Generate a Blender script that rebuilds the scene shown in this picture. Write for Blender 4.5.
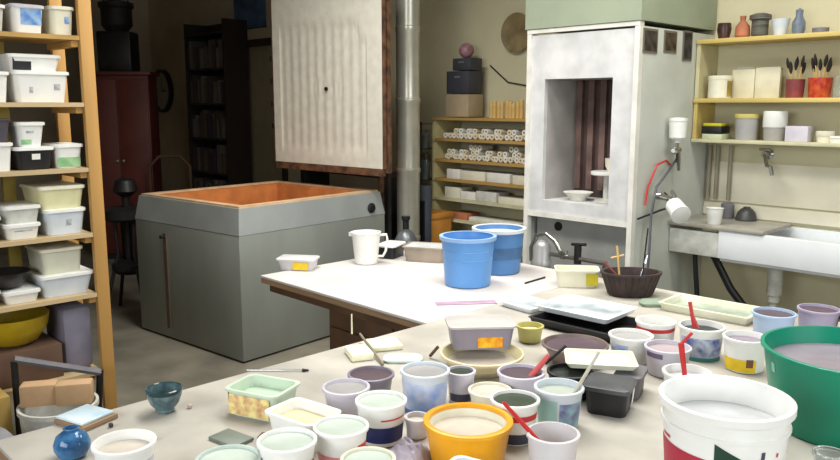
import bpy, bmesh, math, random
from math import sin, cos, pi, radians, atan2, sqrt
from mathutils import Vector, Matrix
for o in list(bpy.data.objects): bpy.data.objects.remove(o)
S = bpy.context.scene
C = S.collection
random.seed(7)

# ------------------------------------------------------------------ camera, world, light, exposure
FPX = 770.0                                   # focal length in pixels of the 840 px wide frame
CAM_H = 1.55
TH = math.atan(125/770); YAW = radians(46)
cd = bpy.data.cameras.new('camera'); cam = bpy.data.objects.new('camera', cd); C.objects.link(cam)
cam.location = (0, 0, CAM_H); cam.rotation_euler = (pi/2-TH, 0, YAW)
cd.sensor_width = 36; cd.lens = FPX/840*36; cd.clip_start = .05
S.camera = cam
w = bpy.data.worlds.new('world'); S.world = w; w.use_nodes = True
w.node_tree.nodes['Background'].inputs[0].default_value = (.75, .85, 1, 1)
w.node_tree.nodes['Background'].inputs[1].default_value = .25
S.view_settings.view_transform = 'Standard'; S.view_settings.look = 'None'
S.view_settings.gamma = 1; S.view_settings.use_curve_mapping = False
S.view_settings.exposure = 0.4
def area(name, loc, rot, sx, sy, power, col=(1, 1, 1), spread=180):
    l = bpy.data.lights.new(name, 'AREA'); l.shape = 'RECTANGLE'; l.size = sx; l.size_y = sy
    l.energy = power; l.color = col; l.spread = radians(spread)
    o = bpy.data.objects.new(name, l); C.objects.link(o); o.location = loc; o.rotation_euler = rot
    return o
# daylight through the window in the wall behind the camera and the one in the right wall
area('window_daylight', (-.9, -1.9, 1.95), (radians(-76), 0, pi), 2.6, 1.3, 32, (.93, .97, 1), 120)
area('side_window_daylight', (1.9, 1.7, 1.9), (radians(76), 0, radians(90)), 2.2, 1.3, 20, (.92, .97, 1), 120)
# ceiling tube lights over the tables
area('ceiling_tube_light', (-1.5, 1.9, 3.2), (0, 0, 0), 1.5, .8, 28, (1, .98, .95), 150)
area('back_tube_light', (-3.0, 2.2, 3.2), (0, 0, 0), 1.6, .6, 46, (1, .98, .93), 160)

area('sink_wall_fill', (-1.3, 3.35, 3.2), (0, 0, 0), 1.3, .4, 24, (1, .98, .92), 160)  # unseen lamp added to brighten the wall above the sink

def raydir(px, py):
    u = (px-420)/FPX; v = (230-py)/FPX; c, s = cos(TH), sin(TH)
    X, Y, Z = u, c+v*s, -s+v*c
    return X*cos(YAW)-Y*sin(YAW), X*sin(YAW)+Y*cos(YAW), Z
def G(px, py, h):
    d = raydir(px, py); t = (h-CAM_H)/d[2]; return d[0]*t, d[1]*t
def onX(px, py, x):
    d = raydir(px, py); t = x/d[0]; return d[1]*t, CAM_H+d[2]*t
def onY(px, py, y):
    d = raydir(px, py); t = y/d[1]; return d[0]*t, CAM_H+d[2]*t
def depth(x, y, z):
    return (-x*sin(YAW)+y*cos(YAW))*cos(TH)-(z-CAM_H)*sin(TH)

# ------------------------------------------------------------------ materials
MC = {}
def srgb(c):
    return tuple(((v/255)/12.92 if v/255 <= .04045 else ((v/255+.055)/1.055)**2.4) for v in c)
def mat(name, col, rough=.5, metal=0, var=.08, scale=8, bump=0, col2=None, wave=None, trans=0, alpha=1, spec=.5, voro=None, stretch=(1, 1, 1), ior=1.45, lo=.35, hi=.65):
    if name in MC: return MC[name]
    m = bpy.data.materials.new(name); m.use_nodes = True; nt = m.node_tree; N = nt.nodes; L = nt.links
    b = N['Principled BSDF']; c1 = srgb(col)
    c2 = srgb(col2) if col2 else tuple(max(0, v*(1-var*2.2)) for v in c1)
    tc = N.new('ShaderNodeTexCoord'); mp = N.new('ShaderNodeMapping'); mp.inputs['Scale'].default_value = stretch
    L.new(tc.outputs['Object'], mp.inputs[0])
    if wave:
        t = N.new('ShaderNodeTexWave'); t.inputs['Scale'].default_value = wave; t.inputs['Distortion'].default_value = 3; t.inputs['Detail'].default_value = 3
        t.inputs['Detail Scale'].default_value = 2; fac = t.outputs['Fac']
    elif voro:
        t = N.new('ShaderNodeTexVoronoi'); t.inputs['Scale'].default_value = voro; fac = t.outputs['Distance']
    else:
        t = N.new('ShaderNodeTexNoise'); t.inputs['Scale'].default_value = scale; t.inputs['Detail'].default_value = 5; fac = t.outputs['Fac']
    L.new(mp.outputs[0], t.inputs['Vector'])
    r = N.new('ShaderNodeValToRGB'); r.color_ramp.elements[0].position = lo; r.color_ramp.elements[1].position = hi
    r.color_ramp.elements[0].color = (*c2, 1); r.color_ramp.elements[1].color = (*c1, 1)
    L.new(fac, r.inputs[0]); L.new(r.outputs[0], b.inputs['Base Color'])
    b.inputs['Roughness'].default_value = rough; b.inputs['Metallic'].default_value = metal
    b.inputs['Transmission Weight'].default_value = trans; b.inputs['Alpha'].default_value = alpha
    b.inputs['Specular IOR Level'].default_value = spec; b.inputs['IOR'].default_value = ior
    if bump:
        bp = N.new('ShaderNodeBump'); bp.inputs['Strength'].default_value = bump; bp.inputs['Distance'].default_value = .01
        L.new(fac, bp.inputs['Height']); L.new(bp.outputs[0], b.inputs['Normal'])
    MC[name] = m; return m
WALL = mat('cream_wall', (212, 205, 172), .85, var=.05, scale=2.5, bump=.05)
WALLD = mat('dimmed_wall', (180, 164, 142), .9, var=.1, scale=1.5, bump=.05)  # cream wall darkened to stand for the dim far end of the room
CEIL = mat('ceiling_paint', (205, 202, 190), .9)
CONC = mat('concrete_floor', (128, 122, 108), .8, var=.18, scale=3, bump=.1)
TOP = mat('plastered_tabletop', (192, 187, 176), .55, var=.12, scale=5, bump=.06)
TOP2 = mat('worn_tabletop', (206, 200, 196), .55, var=.07, scale=4, bump=.05)
EDGE = mat('ply_edge', (150, 122, 92), .7, var=.12, scale=6, stretch=(1, 1, 30))
DWOOD = mat('dark_wood', (92, 66, 46), .6, var=.2, scale=5, stretch=(1, 1, .3))
PINE = mat('pine_post', (196, 150, 84), .55, var=.1, scale=6, stretch=(1, 1, .15), bump=.05)
PINE2 = mat('pine_shelf', (200, 176, 134), .6, var=.1, scale=5, stretch=(1, .2, 1))
YSH = mat('yellow_shelf_board', (212, 188, 112), .55, var=.1, scale=5, stretch=(.2, 1, 1))
YSH2 = mat('pale_shelf_board', (205, 200, 165), .6, var=.08)
OCH = mat('ochre_board', (188, 150, 84), .6, var=.1, scale=5, stretch=(.2, 1, 1))
RACKS = mat('rack_side', (212, 202, 150), .6, var=.08, scale=10)
WH = mat('white_plastic', (236, 236, 232), .35, var=.03, scale=14)
WHY = mat('ivory_plastic', (228, 224, 202), .4, var=.04, scale=14)
WHC = mat('dusty_white_plastic', (208, 208, 200), .5, var=.1, scale=20)
WHB = mat('bluish_white_plastic', (212, 220, 228), .35, var=.05, scale=14)
LIL = mat('lilac_white_plastic', (205, 200, 212), .4, var=.06, scale=14)
CLR = mat('clear_plastic', (232, 228, 230), .25, var=.04, scale=10, trans=.25, ior=1.2)
CLG = mat('clear_glass', (225, 230, 228), .08, var=.02, trans=.85, ior=1.2)
BLUE = mat('blue_bucket_plastic', (96, 152, 214), .32, var=.05, scale=6)
BLUE2 = mat('deeper_blue_plastic', (84, 134, 190), .35, var=.06, scale=6)
BLUED = mat('streaked_blue_plastic', (76, 118, 165), .4, var=.12, scale=12)
GREEN = mat('green_basin_plastic', (16, 138, 108), .32, var=.06, scale=6)
ORNG = mat('orange_plastic', (240, 168, 22), .35, var=.08, scale=9)
BLK = mat('black_plastic', (30, 29, 32), .4, var=.2, scale=12)
GRYP = mat('grey_plastic', (120, 118, 124), .45, var=.1, scale=14)
MGRY = mat('kiln_steel', (150, 154, 148), .42, metal=.25, var=.08, scale=3, stretch=(1, 1, .4))
MGRY2 = mat('kiln_collar_steel', (168, 173, 172), .4, metal=.25, var=.06, scale=4)
CHR = mat('chrome', (190, 190, 188), .22, metal=.9, var=.1)
IRON = mat('dark_iron', (46, 44, 44), .6, metal=.4, var=.2)
BRICK = mat('fire_brick', (206, 130, 70), .9, var=.12, scale=9, bump=.2)
BRICKP = mat('pale_fire_brick', (214, 180, 142), .9, var=.1, scale=9, bump=.2)
FIBRE = mat('fibre_blanket', (225, 222, 208), .9, var=.05, scale=14, bump=.25)
RUST = mat('rusty_edge', (120, 84, 58), .8, var=.3, scale=16, col2=(66, 46, 36))
BOOTH = mat('dusted_booth_white', (214, 214, 214), .7, var=.1, scale=7, bump=.05)
BOOTHS = mat('booth_side_grey', (200, 204, 196), .6, var=.06, scale=5)
HOOD = mat('hood_green', (152, 162, 140), .6, var=.06, scale=3)
PORC = mat('white_porcelain', (226, 230, 232), .25, var=.03, scale=6)
SPLASH = mat('splash_board', (226, 220, 198), .6, var=.06, scale=4)
REDW = mat('dark_red_wood', (98, 38, 30), .5, var=.15, scale=4)
CARD = mat('cardboard', (196, 160, 122), .8, var=.1, scale=10)
CERA = mat('bisque_clay', (228, 216, 188), .85, var=.1, scale=20)
CERW = mat('white_clay', (230, 228, 218), .8, var=.06, scale=20)
WOODS = mat('light_stick_wood', (218, 182, 112), .6, var=.1, scale=20)
TERRA = mat('terracotta', (190, 118, 84), .7, var=.12, scale=14)
TEAL = mat('teal_glaze', (100, 124, 128), .15, var=.35, scale=40, col2=(62, 84, 90))
TEALD = mat('dark_teal_glaze', (46, 76, 80), .15, var=.3, scale=30)
BGLZ = mat('blue_glaze', (70, 122, 168), .1, var=.3, scale=40, col2=(36, 78, 122))
REDP = mat('red_plastic', (200, 44, 44), .35, var=.06)
PINKP = mat('faded_red_plastic', (206, 92, 92), .4, var=.06)
YEL = mat('yellow_label', (238, 200, 30), .5, var=.1, scale=30)
YELG = mat('yellow_green_plastic', (196, 186, 40), .45, var=.1)
CREAM = mat('cream_foam', (240, 236, 204), .8, var=.05, scale=30, bump=.1)
PAPER = mat('paper', (234, 236, 238), .6, var=.04, scale=6)
def glz(n, c, **k): return mat('glaze_'+n, c, .25, var=k.get('var', .06), scale=k.get('scale', 16))
g_grey = glz('grey', (168, 166, 164)); g_white = glz('white', (204, 206, 208)); g_mint = glz('mint', (200, 212, 200)); g_sage = glz('sage', (186, 194, 180))
g_plum = glz('plum', (92, 76, 84)); g_dark = glz('dark', (46, 50, 48)); g_green = glz('dark_green', (66, 76, 62)); g_cream = glz('cream', (232, 224, 198))
g_beige = glz('beige', (214, 204, 190)); g_mauve = glz('mauve', (150, 138, 150)); g_pink = glz('pinkish_grey', (184, 168, 170)); g_pale = glz('pale_green', (192, 214, 190))
g_yel = glz('buttery', (238, 226, 178))

# ------------------------------------------------------------------ mesh builder
def pin(pts, x, y):
    r = False
    for i in range(len(pts)):
        x1, y1 = pts[i]; x2, y2 = pts[i-1]
        if (y1 > y) != (y2 > y) and x < (x2-x1)*(y-y1)/(y2-y1)+x1: r = not r
    return r
class B:
    def __init__(s): s.bm = bmesh.new()
    def _x(s, vs, M):
        for v in vs: v.co = M @ v.co
    def box(s, cx, cy, cz, sx, sy, sz, rz=0, bev=0, rx=0, ry=0):
        vs = bmesh.ops.create_cube(s.bm, size=1)['verts']
        for v in vs: v.co = Vector((v.co.x*sx, v.co.y*sy, v.co.z*sz))
        if bev:
            es = list({e for v in vs for e in v.link_edges})
            r = bmesh.ops.bevel(s.bm, geom=es, offset=bev, segments=2, affect='EDGES', profile=.5)
            vs = list({v for f in r['faces'] for v in f.verts} | {v for v in vs if v.is_valid})
        M = Matrix.Translation((cx, cy, cz)) @ Matrix.Rotation(rz, 4, 'Z') @ Matrix.Rotation(ry, 4, 'Y') @ Matrix.Rotation(rx, 4, 'X')
        s._x(vs, M); return s
    def span(s, x0, x1, y0, y1, z0, z1, bev=0):
        return s.box((x0+x1)/2, (y0+y1)/2, (z0+z1)/2, abs(x1-x0), abs(y1-y0), abs(z1-z0), bev=bev)
    def rings(s, rs, close0=True, close1=True):
        prev = None; first = None
        for ring in rs:
            vs = [s.bm.verts.new(p) for p in ring]
            if prev:
                n = len(vs)
                for i in range(n):
                    s.bm.faces.new((prev[i], prev[(i+1) % n], vs[(i+1) % n], vs[i]))
            else: first = vs
            prev = vs
        if close0: s.bm.faces.new(first[::-1])
        if close1: s.bm.faces.new(prev)
        return s
    def lathe(s, prof, seg=32, cx=0, cy=0, cz=0, c0=True, c1=True, sy=1):
        rs = [[Vector((cx+max(r, 1e-4)*cos(2*pi*i/seg), cy+sy*max(r, 1e-4)*sin(2*pi*i/seg), cz+z)) for i in range(seg)] for r, z in prof]
        return s.rings(rs, c0, c1)
    def rbox(s, prof, cr=.015, cx=0, cy=0, cz=0, n=4, c0=True, c1=True):
        # prof: (half_x, half_y, z) rings of a rounded rectangle
        rs = []
        for hx, hy, z in prof:
            r = min(cr, hx*.9, hy*.9); ring = []
            for q, (ax, ay) in enumerate(((1, 1), (-1, 1), (-1, -1), (1, -1))):
                for k in range(n+1):
                    a = q*pi/2+k*pi/2/n
                    ring.append(Vector((cx+ax*(hx-r)+r*cos(a), cy+ay*(hy-r)+r*sin(a), cz+z)))
            rs.append(ring)
        return s.rings(rs, c0, c1)
    def tube(s, pts, r, seg=10, r1=None):
        pts = [Vector(p) for p in pts]; rs = []; n = len(pts); up = Vector((0, 0, 1))
        t0 = (pts[1]-pts[0]).normalized()
        nrm = t0.cross(up)
        if nrm.length < .05: nrm = t0.cross(Vector((1, 0, 0)))
        nrm.normalize()
        for i, p in enumerate(pts):
            t = (pts[min(i+1, n-1)]-pts[max(i-1, 0)]).normalized()
            nrm = (nrm-t*nrm.dot(t)).normalized(); bn = t.cross(nrm)
            rr = r if r1 is None else r+(r1-r)*i/(n-1)
            rs.append([p+nrm*rr*cos(2*pi*k/seg)+bn*rr*sin(2*pi*k/seg) for k in range(seg)])
        return s.rings(rs)
    def strip(s, a0, a1, n, zb, zt, rf, off=.0006, rows=3):
        prev = None
        for i in range(n+1):
            a = a0+(a1-a0)*i/n; b_ = zb(a); t_ = zt(a)
            col = [s.bm.verts.new(((rf(b_+(t_-b_)*k/rows)+off)*cos(a), (rf(b_+(t_-b_)*k/rows)+off)*sin(a), b_+(t_-b_)*k/rows)) for k in range(rows+1)]
            if prev:
                for k in range(rows): s.bm.faces.new((prev[k], col[k], col[k+1], prev[k+1]))
            prev = col
        return s
    def prism(s, poly, z0, z1):
        return s.rings([[Vector((x, y, z0)) for x, y in poly], [Vector((x, y, z1)) for x, y in poly]])
    def obj(s, name, m, parent=None, loc=None, rot=None, sharp=35):
        bmesh.ops.recalc_face_normals(s.bm, faces=s.bm.faces) if True else None
        me = bpy.data.meshes.new(name); s.bm.to_mesh(me); s.bm.free()
        for p in me.polygons: p.use_smooth = True
        me.set_sharp_from_angle(angle=radians(sharp))
        me.materials.append(m)
        o = bpy.data.objects.new(name, me); C.objects.link(o)
        if parent: o.parent = parent
        if loc: o.location = loc
        if rot is not None: o.rotation_euler = rot if isinstance(rot, tuple) else (0, 0, rot)
        return o
def root(name, label, cat, loc=(0, 0, 0), rz=0, group=None):
    o = bpy.data.objects.new(name, None); C.objects.link(o); o.location = loc; o.rotation_euler = rz if isinstance(rz, tuple) else (0, 0, rz)
    o.empty_display_size = .05
    return tag(o, label, cat, group)
def tag(o, label, cat, group=None, kind=None):
    o['label'] = label; o['category'] = cat
    if group: o['group'] = group
    if kind: o['kind'] = kind
    return o
def struct(o): o['kind'] = 'structure'; return o
def copyt(o, loc, rz=0, label=None, group=None):
    r = o.copy(); C.objects.link(r); r.location = loc; r.rotation_euler = rz if isinstance(rz, tuple) else (0, 0, rz)
    if label: r['label'] = label
    if group: r['group'] = group
    for ch in list(o.children):
        c = ch.copy(); C.objects.link(c); c.parent = r
    return r

# ------------------------------------------------------------------ setting
WY = 4.6; X0, X1, Y0, H = -9.8, 2.0, -2.0, 3.3
struct(B().span(X0-.1, X1+.1, Y0-.1, WY+.1, -.1, 0).obj('floor', CONC))
struct(B().span(X0-.1, X1+.1, Y0-.1, WY+.1, H, H+.1).obj('ceiling', CEIL))
# back wall is cream near the sink; past the kiln the dimness is put into its colour
struct(B().span(-5.2, X1, WY, WY+.12, 0, H).obj('wall_back', WALL))
DX0, DX1, DZ = -7.82, -6.75, 2.24
struct(B().span(X0, DX0, WY, WY+.12, 0, H).span(DX1, -5.2, WY, WY+.12, 0, H).span(DX0, DX1, WY, WY+.12, DZ, H).obj('wall_far_back', WALLD))
struct(B().span(X0-.12, X0, Y0, WY, 0, H).obj('wall_left', WALLD))
# wall behind the camera with window
wn = struct(B().span(X0, -2.2, Y0-.12, Y0, 0, H).span(.4, X1, Y0-.12, Y0, 0, H).span(-2.2, .4, Y0-.12, Y0, 0, 1.3).span(-2.2, .4, Y0-.12, Y0, 2.6, H).obj('wall_front', WALL))
struct(B().span(X1, X1+.12, Y0, .6, 0, H).span(X1, X1+.12, 2.8, WY, 0, H).span(X1, X1+.12, .6, 2.8, 0, 1.25).span(X1, X1+.12, .6, 2.8, 2.55, H).obj('wall_right', WALL))
def window(name, ax, a0, a1, z0, z1, p):
    b = B(); t = .05
    def sp(u0, u1, v0, v1):
        if ax == 'y': b.span(u0, u1, p-.04, p, v0, v1)
        else: b.span(p, p+.04, u0, u1, v0, v1)
    sp(a0, a1, z0, z0+t); sp(a0, a1, z1-t, z1); sp(a0, a0+t, z0+t, z1-t); sp(a1-t, a1, z0+t, z1-t); m_ = (a0+a1)/2; sp(m_-t/2, m_+t/2, z0+t, z1-t)
    f = struct(b.obj(name, WH)); return f
window('window_1', 'y', -2.2, .4, 1.3, 2.6, Y0-.06)
window('window_2', 'x', .6, 2.8, 1.25, 2.55, X1+.06)
# far door
dr = root('door_1', '', ''); del dr['label'], dr['category']; struct(dr)
DRM = mat('door_paint', (150, 138, 112), .6, var=.05)
B().span(DX0+.07, DX1-.07, WY+.03, WY+.08, 0, DZ-.07).obj('door_leaf', DRM, dr)
B().span(DX0, DX0+.07, WY-.03, WY+.12, 0, DZ).span(DX1-.07, DX1, WY-.03, WY+.12, 0, DZ).span(DX0+.07, DX1-.07, WY-.03, WY+.12, DZ-.07, DZ).obj('door_frame', mat('dark_frame', (52, 40, 32), .6), dr)
B().tube([(DX0+.16, WY+.03, 1.02), (DX0+.16, WY-.02, 1.02), (DX0+.27, WY-.02, 1.02)], .01).obj('door_handle', CHR, dr)

# ------------------------------------------------------------------ tables
TZ = .78
def table(name, label, x0, x1, y0, y1, top, legs, th=.035, mid=True):
    t = root(name, label, 'table', ((x0+x1)/2, (y0+y1)/2, 0)); hx, hy = (x1-x0)/2, (y1-y0)/2
    B().span(-hx, hx, -hy, hy, TZ-.012, TZ, .003).obj('tabletop', top, t)
    B().span(-hx+.002, hx-.002, -hy+.002, hy-.002, TZ-th, TZ-.0125).obj('top_edge', EDGE, t)
    b = B(); q = .03
    b.span(-hx+q, hx-q, -hy+q, -hy+q+.03, TZ-th-.04, TZ-th-.002); b.span(-hx+q, hx-q, hy-q-.03, hy-q, TZ-th-.04, TZ-th-.002)
    b.span(-hx+q, -hx+q+.03, -hy+q+.03, hy-q-.03, TZ-th-.04, TZ-th-.002); b.span(hx-q-.03, hx-q, -hy+q+.03, hy-q-.03, TZ-th-.04, TZ-th-.002)
    b.obj('apron', DWOOD, t)
    for sx in (-1, 1):
        for sy in (-1, 1):
            cx, cy = sx*(hx-(legs if sx < 0 else .1)), sy*(hy-.1)
            B().span(cx-.035, cx+.035, cy-.035, cy+.035, 0, TZ-th-.041, .004).obj('leg', DWOOD, t)
    return t
table('work_table', 'large pale work table in front covered with glaze tubs', -1.9, -.2, .46, 2.95, TOP, .1)
table('work_table', 'second pale work table behind, carrying the blue buckets', -2.99, -1.902, 1.87, 2.95, TOP2, .88)
# dark drawer cabinet standing under the far table
cb = root('under_table_cabinet', 'dark brown wooden cabinet standing under the second work table', 'cabinet', (-2.27, 2.36, 0))
B().span(-.3, .1, -.42, .3, 0, TZ-.0765, .004).obj('body', DWOOD, cb)
for k in range(3): 
    d = B().span(-.28, .08, -.435, -.421, .05+k*.2, .22+k*.2, .003).obj('drawer', DWOOD, cb)
    B().lathe([(.005, 0), (.012, .012), (.012, .018), (.004, .022)], 12).obj('knob', IRON, d, (-.1, -.435, .135+k*.2), (pi/2, 0, 0))

# ------------------------------------------------------------------ tall kiln with open lid
K = root('top_loading_kiln', 'large grey steel box kiln, open at the top', 'kiln', (-3.96, 2.34, 0), radians(6))
# local: x to the left is negative, y back
KW, KD, KH = 1.15, 1.27, .955
def hollow(b, x0, x1, y0, y1, z0, z1, t, grow=0):
    g = grow
    o0 = [(x0, y0), (x1, y0), (x1, y1), (x0, y1)]; oc = [(x0+g, y0+g), (x1-g, y0+g), (x1-g, y1-g), (x0+g, y1-g)]
    i0 = [(x0+t, y0+t), (x1-t, y0+t), (x1-t, y1-t), (x0+t, y1-t)]
    V = lambda p, z: [Vector((a, c_, z)) for a, c_ in p]
    return b.rings([V(o0, z0), V(oc, z1), V(i0, z1), V(i0, z0)], False, False)
B().span(-KW, 0, 0, KD, .012, KH-.17, .006).obj('kiln_body', MGRY, K)
hollow(B(), -KW-.001, .001, -.001, KD+.001, KH-.17, KH-.012, .06, .025).obj('steel_collar', MGRY2, K)
hollow(B(), -KW+.035, -.035, .035, KD-.035, KH-.169, KH, .05).obj('brick_rim', BRICKP, K)
hollow(B(), -KW+.085, -.085, .085, KD-.085, KH-.169, KH-.01, .06).obj('brick_lining', BRICK, K)
B().span(-KW+.14, -.14, .14, KD-.14, KH-.169, KH-.15).obj('brick_floor', BRICK, K)
B().span(-KW+.04, -.04, .04, KD-.04, 0, .0115).obj('plinth', IRON, K)
B().span(-.8, -.765, -.012, 0, .08, .72).obj('steel_strap', mat('strap_brown', (96, 82, 70), .6), K)
B().lathe([(.012, 0), (.012, .03)], 12).obj('strap_latch', IRON, K, (-.783, -.012, .7), (pi/2, 0, 0))
kn = B().lathe([(.035, 0), (.035, .008), (.022, .014), (.022, .022)], 20).obj('peephole_plug', IRON, K, (.0, 1.13, .84), (0, pi/2, 0))
# lid raised behind
def lidpt(px, y): return onY(px, 90, y)[0]
L0 = root('raised_fibre_cover', 'white ribbed fibre cover panel raised upright above the kiln', 'kiln cover', (-3.92, 3.47, 0), radians(4))
LW = 1.2; z0, z1 = 1.12, 2.33
B().span(-LW, 0, -.0, .05, z0-.03, z1+.03).obj('steel_back', RUST, L0)
b = B(); nx, nz = 150, 30   # pleated fibre face
grid = []
for i in range(nx+1):
    col = []
    for j in range(nz+1):
        x = -LW+.015+(LW-.03)*i/nx; z = z0+(z1-z0)*j/nz
        u = (x+LW)/LW; v = (z-z0)/(z1-z0)
        r = sqrt(((u-.52)*LW)**2+((v-.45)*(z1-z0))**2)
        ins = .09 < u < .86 and .08 < v < .83 and not (v > .73+.0 and u > .74+(0.83-v)*1.0)
        d = 0
        if ins:
            d = .008
            d += .0022*sin(u*2*pi*13)*(1 if .12 < u < .84 else 0)
            if r < .17: d += .002*sin(r*2*pi/.05)
        if r < .016: d = .03
        col.append(b.bm.verts.new((x, d, z)))
    grid.append(col)
for i in range(nx):
    for j in range(nz): b.bm.faces.new((grid[i][j], grid[i+1][j], grid[i+1][j+1], grid[i][j+1]))
b.obj('fibre_face', FIBRE, L0, (0, -.022, 0), sharp=60)
B().lathe([(.014, 0), (.014, .01)], 14).obj('centre_hole', BLK, L0, (-LW*.48, -.02, z0+.45*(z1-z0)), (pi/2, 0, 0))
B().span(-LW, -LW+.014, -.02, .012, z0, z1).obj('rusty_side', RUST, L0); B().span(-.014, 0, -.02, .012, z0, z1).obj('rusty_side', RUST, L0)
B().span(-LW*.97, -.02, -.03, .012, z0-.05, z0-.001).obj('bottom_rail', RUST, L0)
for k in range(4): B().span(-LW-.012, -LW+.004, -.03, .0, z0+.25+k*.17, z0+.29+k*.17).obj('edge_clip', IRON, L0)
B().tube([(-.35, -.01, z1+.05), (-.15, -.01, z1+.02), (0, -.01, z1+.06)], .012).obj('lift_chain', IRON, L0)
for x in (-LW+.06, -.2):
    B().span(x-.02, x+.02, .2, .23, 0, z1).obj('support_post', IRON, L0)
    for z in (z0+.1, z1-.2): B().span(x-.015, x+.015, .051, .2, z, z+.03).obj('bracket_arm', IRON, L0)
# bench behind the kiln below the lid
bn = root('kiln_bench', 'dark shelf bench behind the kiln under its raised lid', 'bench', (-4.75, 3.95, 0))
B().span(-.62, .37, -.13, .12, 1.0, 1.03).obj('shelf_board', DWOOD, bn)
for x in (-.6, .33): B().span(x, x+.03, -.12, .1, 0, .999).obj('leg', IRON, bn)
def cuboid(name, label, cat, m, cx, cy, z, sx, sy, sz, rz=0, bev=.004, group=None):
    o = B().box(0, 0, sz/2, sx, sy, sz, bev=bev).obj(name, m, None, (cx, cy, z), rz)
    return tag(o, label, cat, group)
for i, (x, w_, h_, la) in enumerate(((-5.1, .2, .045, 'leftmost white kiln prop block on the bench behind the kiln'), (-4.82, .12, .06, 'middle white kiln prop block on the bench behind the kiln'))):
    cuboid('kiln_shelf_block', la, 'block', CERW, x, 3.9, 1.031, w_, .1, h_)
# duct column
dc = root('duct_pipe', 'pale metal duct pipe rising to the ceiling right of the kiln lid', 'pipe', (-4.1, 3.84, 0))
DUCT = mat('duct_metal', (205, 203, 188), .3, metal=.6, var=.08, scale=6)
for k in range(6):
    B().lathe([(.085, k*.5+.1), (.085, k*.5+.56), (.09, k*.5+.57), (.09, k*.5+.595), (.085, k*.5+.6)] if k < 5 else [(.085, 2.6), (.085, 3.28)], 28).obj('pipe_section', DUCT, dc)
B().span(-.11, .11, -.1, .1, 0, .1).obj('base', IRON, dc)
pp = B().tube([(-4.33, 3.78, 0), (-4.33, 3.78, 3.29)], .022).obj('vertical_pipe', RUST); tag(pp, 'thin rusty vertical pipe just behind the kiln lid edge', 'pipe')

# ------------------------------------------------------------------ clay tube rack on the back wall
RX0, RX1 = -4.3, -3.05; RY = 4.29
rk = root('drying_rack', 'wooden rack of shelves filled with clay tubes on back wall', 'shelf', (RX0, RY, 0))
levels = [1.455, 1.295, 1.135, .985, .835, .675, .50, .3]
RW = RX1-RX0; RD = WY-RY-.005
for x in (0, RW-.022): B().span(x, x+.022, .012, RD, 0, levels[0]-.021).obj('side_panel', RACKS, rk)
for i, z in enumerate(levels):
    B().span(-.01 if i == 0 else .023, RW+.01 if i == 0 else RW-.023, 0, RD, z-.02, z).obj('shelf_board', OCH if i < 4 else YSH2, rk)
for i in range(1, 7): B().span(.0, .022, -.002, .011, levels[i]-.02, levels[i]+.12).obj('shelf_lip', RACKS, rk)
# clay tubes lying, ends to the front, hollow
def hol(r, ri, l): return B().lathe([(ri, 0), (r, 0), (r, l), (ri, l), (ri, 0)], 14, c0=False, c1=False)
tb = hol(.021, .009, .13).obj('clay_tube', CERW, None, (0, 0, -5), (-pi/2, 0, 0)); tag(tb, '', 'clay tube')
tb2 = hol(.021, .009, .13).obj('clay_tube', CERA, None, (0, 0, -5), (-pi/2, 0, 0)); tag(tb2, '', 'clay tube')
first = {0: tb, 1: tb2}; used = set()
def ctube(kind, loc, rot, label, group):
    if kind not in used: used.add(kind); o = first[kind]; o.location = loc; o.rotation_euler = rot
    else: o = first[kind].copy(); C.objects.link(o); o.location = loc; o.rotation_euler = rot
    o['label'] = label; o['group'] = group
for lv, n, la, gr in ((1, 22, 'short pale clay tube on second shelf of the drying rack', 'clay tubes on the second rack shelf'), (2, 22, 'short pale clay tube heaped on third shelf of the drying rack', 'clay tubes on the third rack shelf')):
    z = levels[lv]+.022; x = RX0+.1
    k = 0
    while x < RX1-.06:
        ctube(k % 2, (x, RY+.03+random.uniform(0, .03), z), (-pi/2, 0, random.uniform(-.12, .12)*0), la, gr)
        if k % 3 != (1 if lv == 1 else 2) and k < 24 and (lv == 2 or 0 < k):
            ctube((k+1) % 2, (x+.0215, RY+.04+random.uniform(0, .03), z+.037), (-pi/2, 0, 0), la, gr)
        if lv == 2 and k in (6, 7, 8, 15, 16): ctube(k % 2, (x, RY+.05, z+.0745), (-pi/2, 0, 0), la, gr)
        x += .0435; k += 1
# bundle of sticks standing on top of the rack
sx = None
for k in range(15):
    x = RX0+.50+k*.036
    h_ = .1+.03*random.random()
    if k == 0:
        sx = B().lathe([(.0165, 0), (.0165, .11), (.015, .115)], 12).obj('wooden_peg', WOODS, None, (x, RY+.12, levels[0])); tag(sx, 'upright tan wooden peg in the row on top of drying rack', 'peg', 'upright pegs on top of the rack')
        bx = sx
    else:
        o = bx.copy(); C.objects.link(o); o.location = (x, RY+.12+random.uniform(-.01, .01), levels[0]); o.scale.z = h_/.11
# low rows: white boxes
wb = [(3, .1, .19, .075, 'row of pale box, leftmost'), ]
def rackbox(lv, x, w_, h_, m, lab, cat='box', name='clay_box'):
    return cuboid(name, lab, cat, m, RX0+x+w_/2, RY+.11, levels[lv], w_, .15, h_)
rackbox(3, .12, .14, .075, CERW, 'white clay box, leftmost on the fourth rack shelf')
rackbox(3, .275, .24, .07, WHY, 'ivory box second from left on the fourth rack shelf')
rackbox(3, .535, .22, .07, CERW, 'white box third from left on the fourth rack shelf')
rackbox(3, .78, .36, .065, WHY, 'wide ivory box at right end of the fourth rack shelf')
rackbox(4, .1, .16, .085, WHY, 'ivory box, leftmost on the fifth rack shelf')
rackbox(4, .27, .15, .06, CERW, 'low white box second from left on the fifth rack shelf')
rackbox(4, .43, .2, .075, WHC, 'greyish box in the middle of the fifth rack shelf')
rackbox(4, .65, .3, .05, WHY, 'low cream slab box at right of the fifth rack shelf', name='clay_slab')
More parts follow.
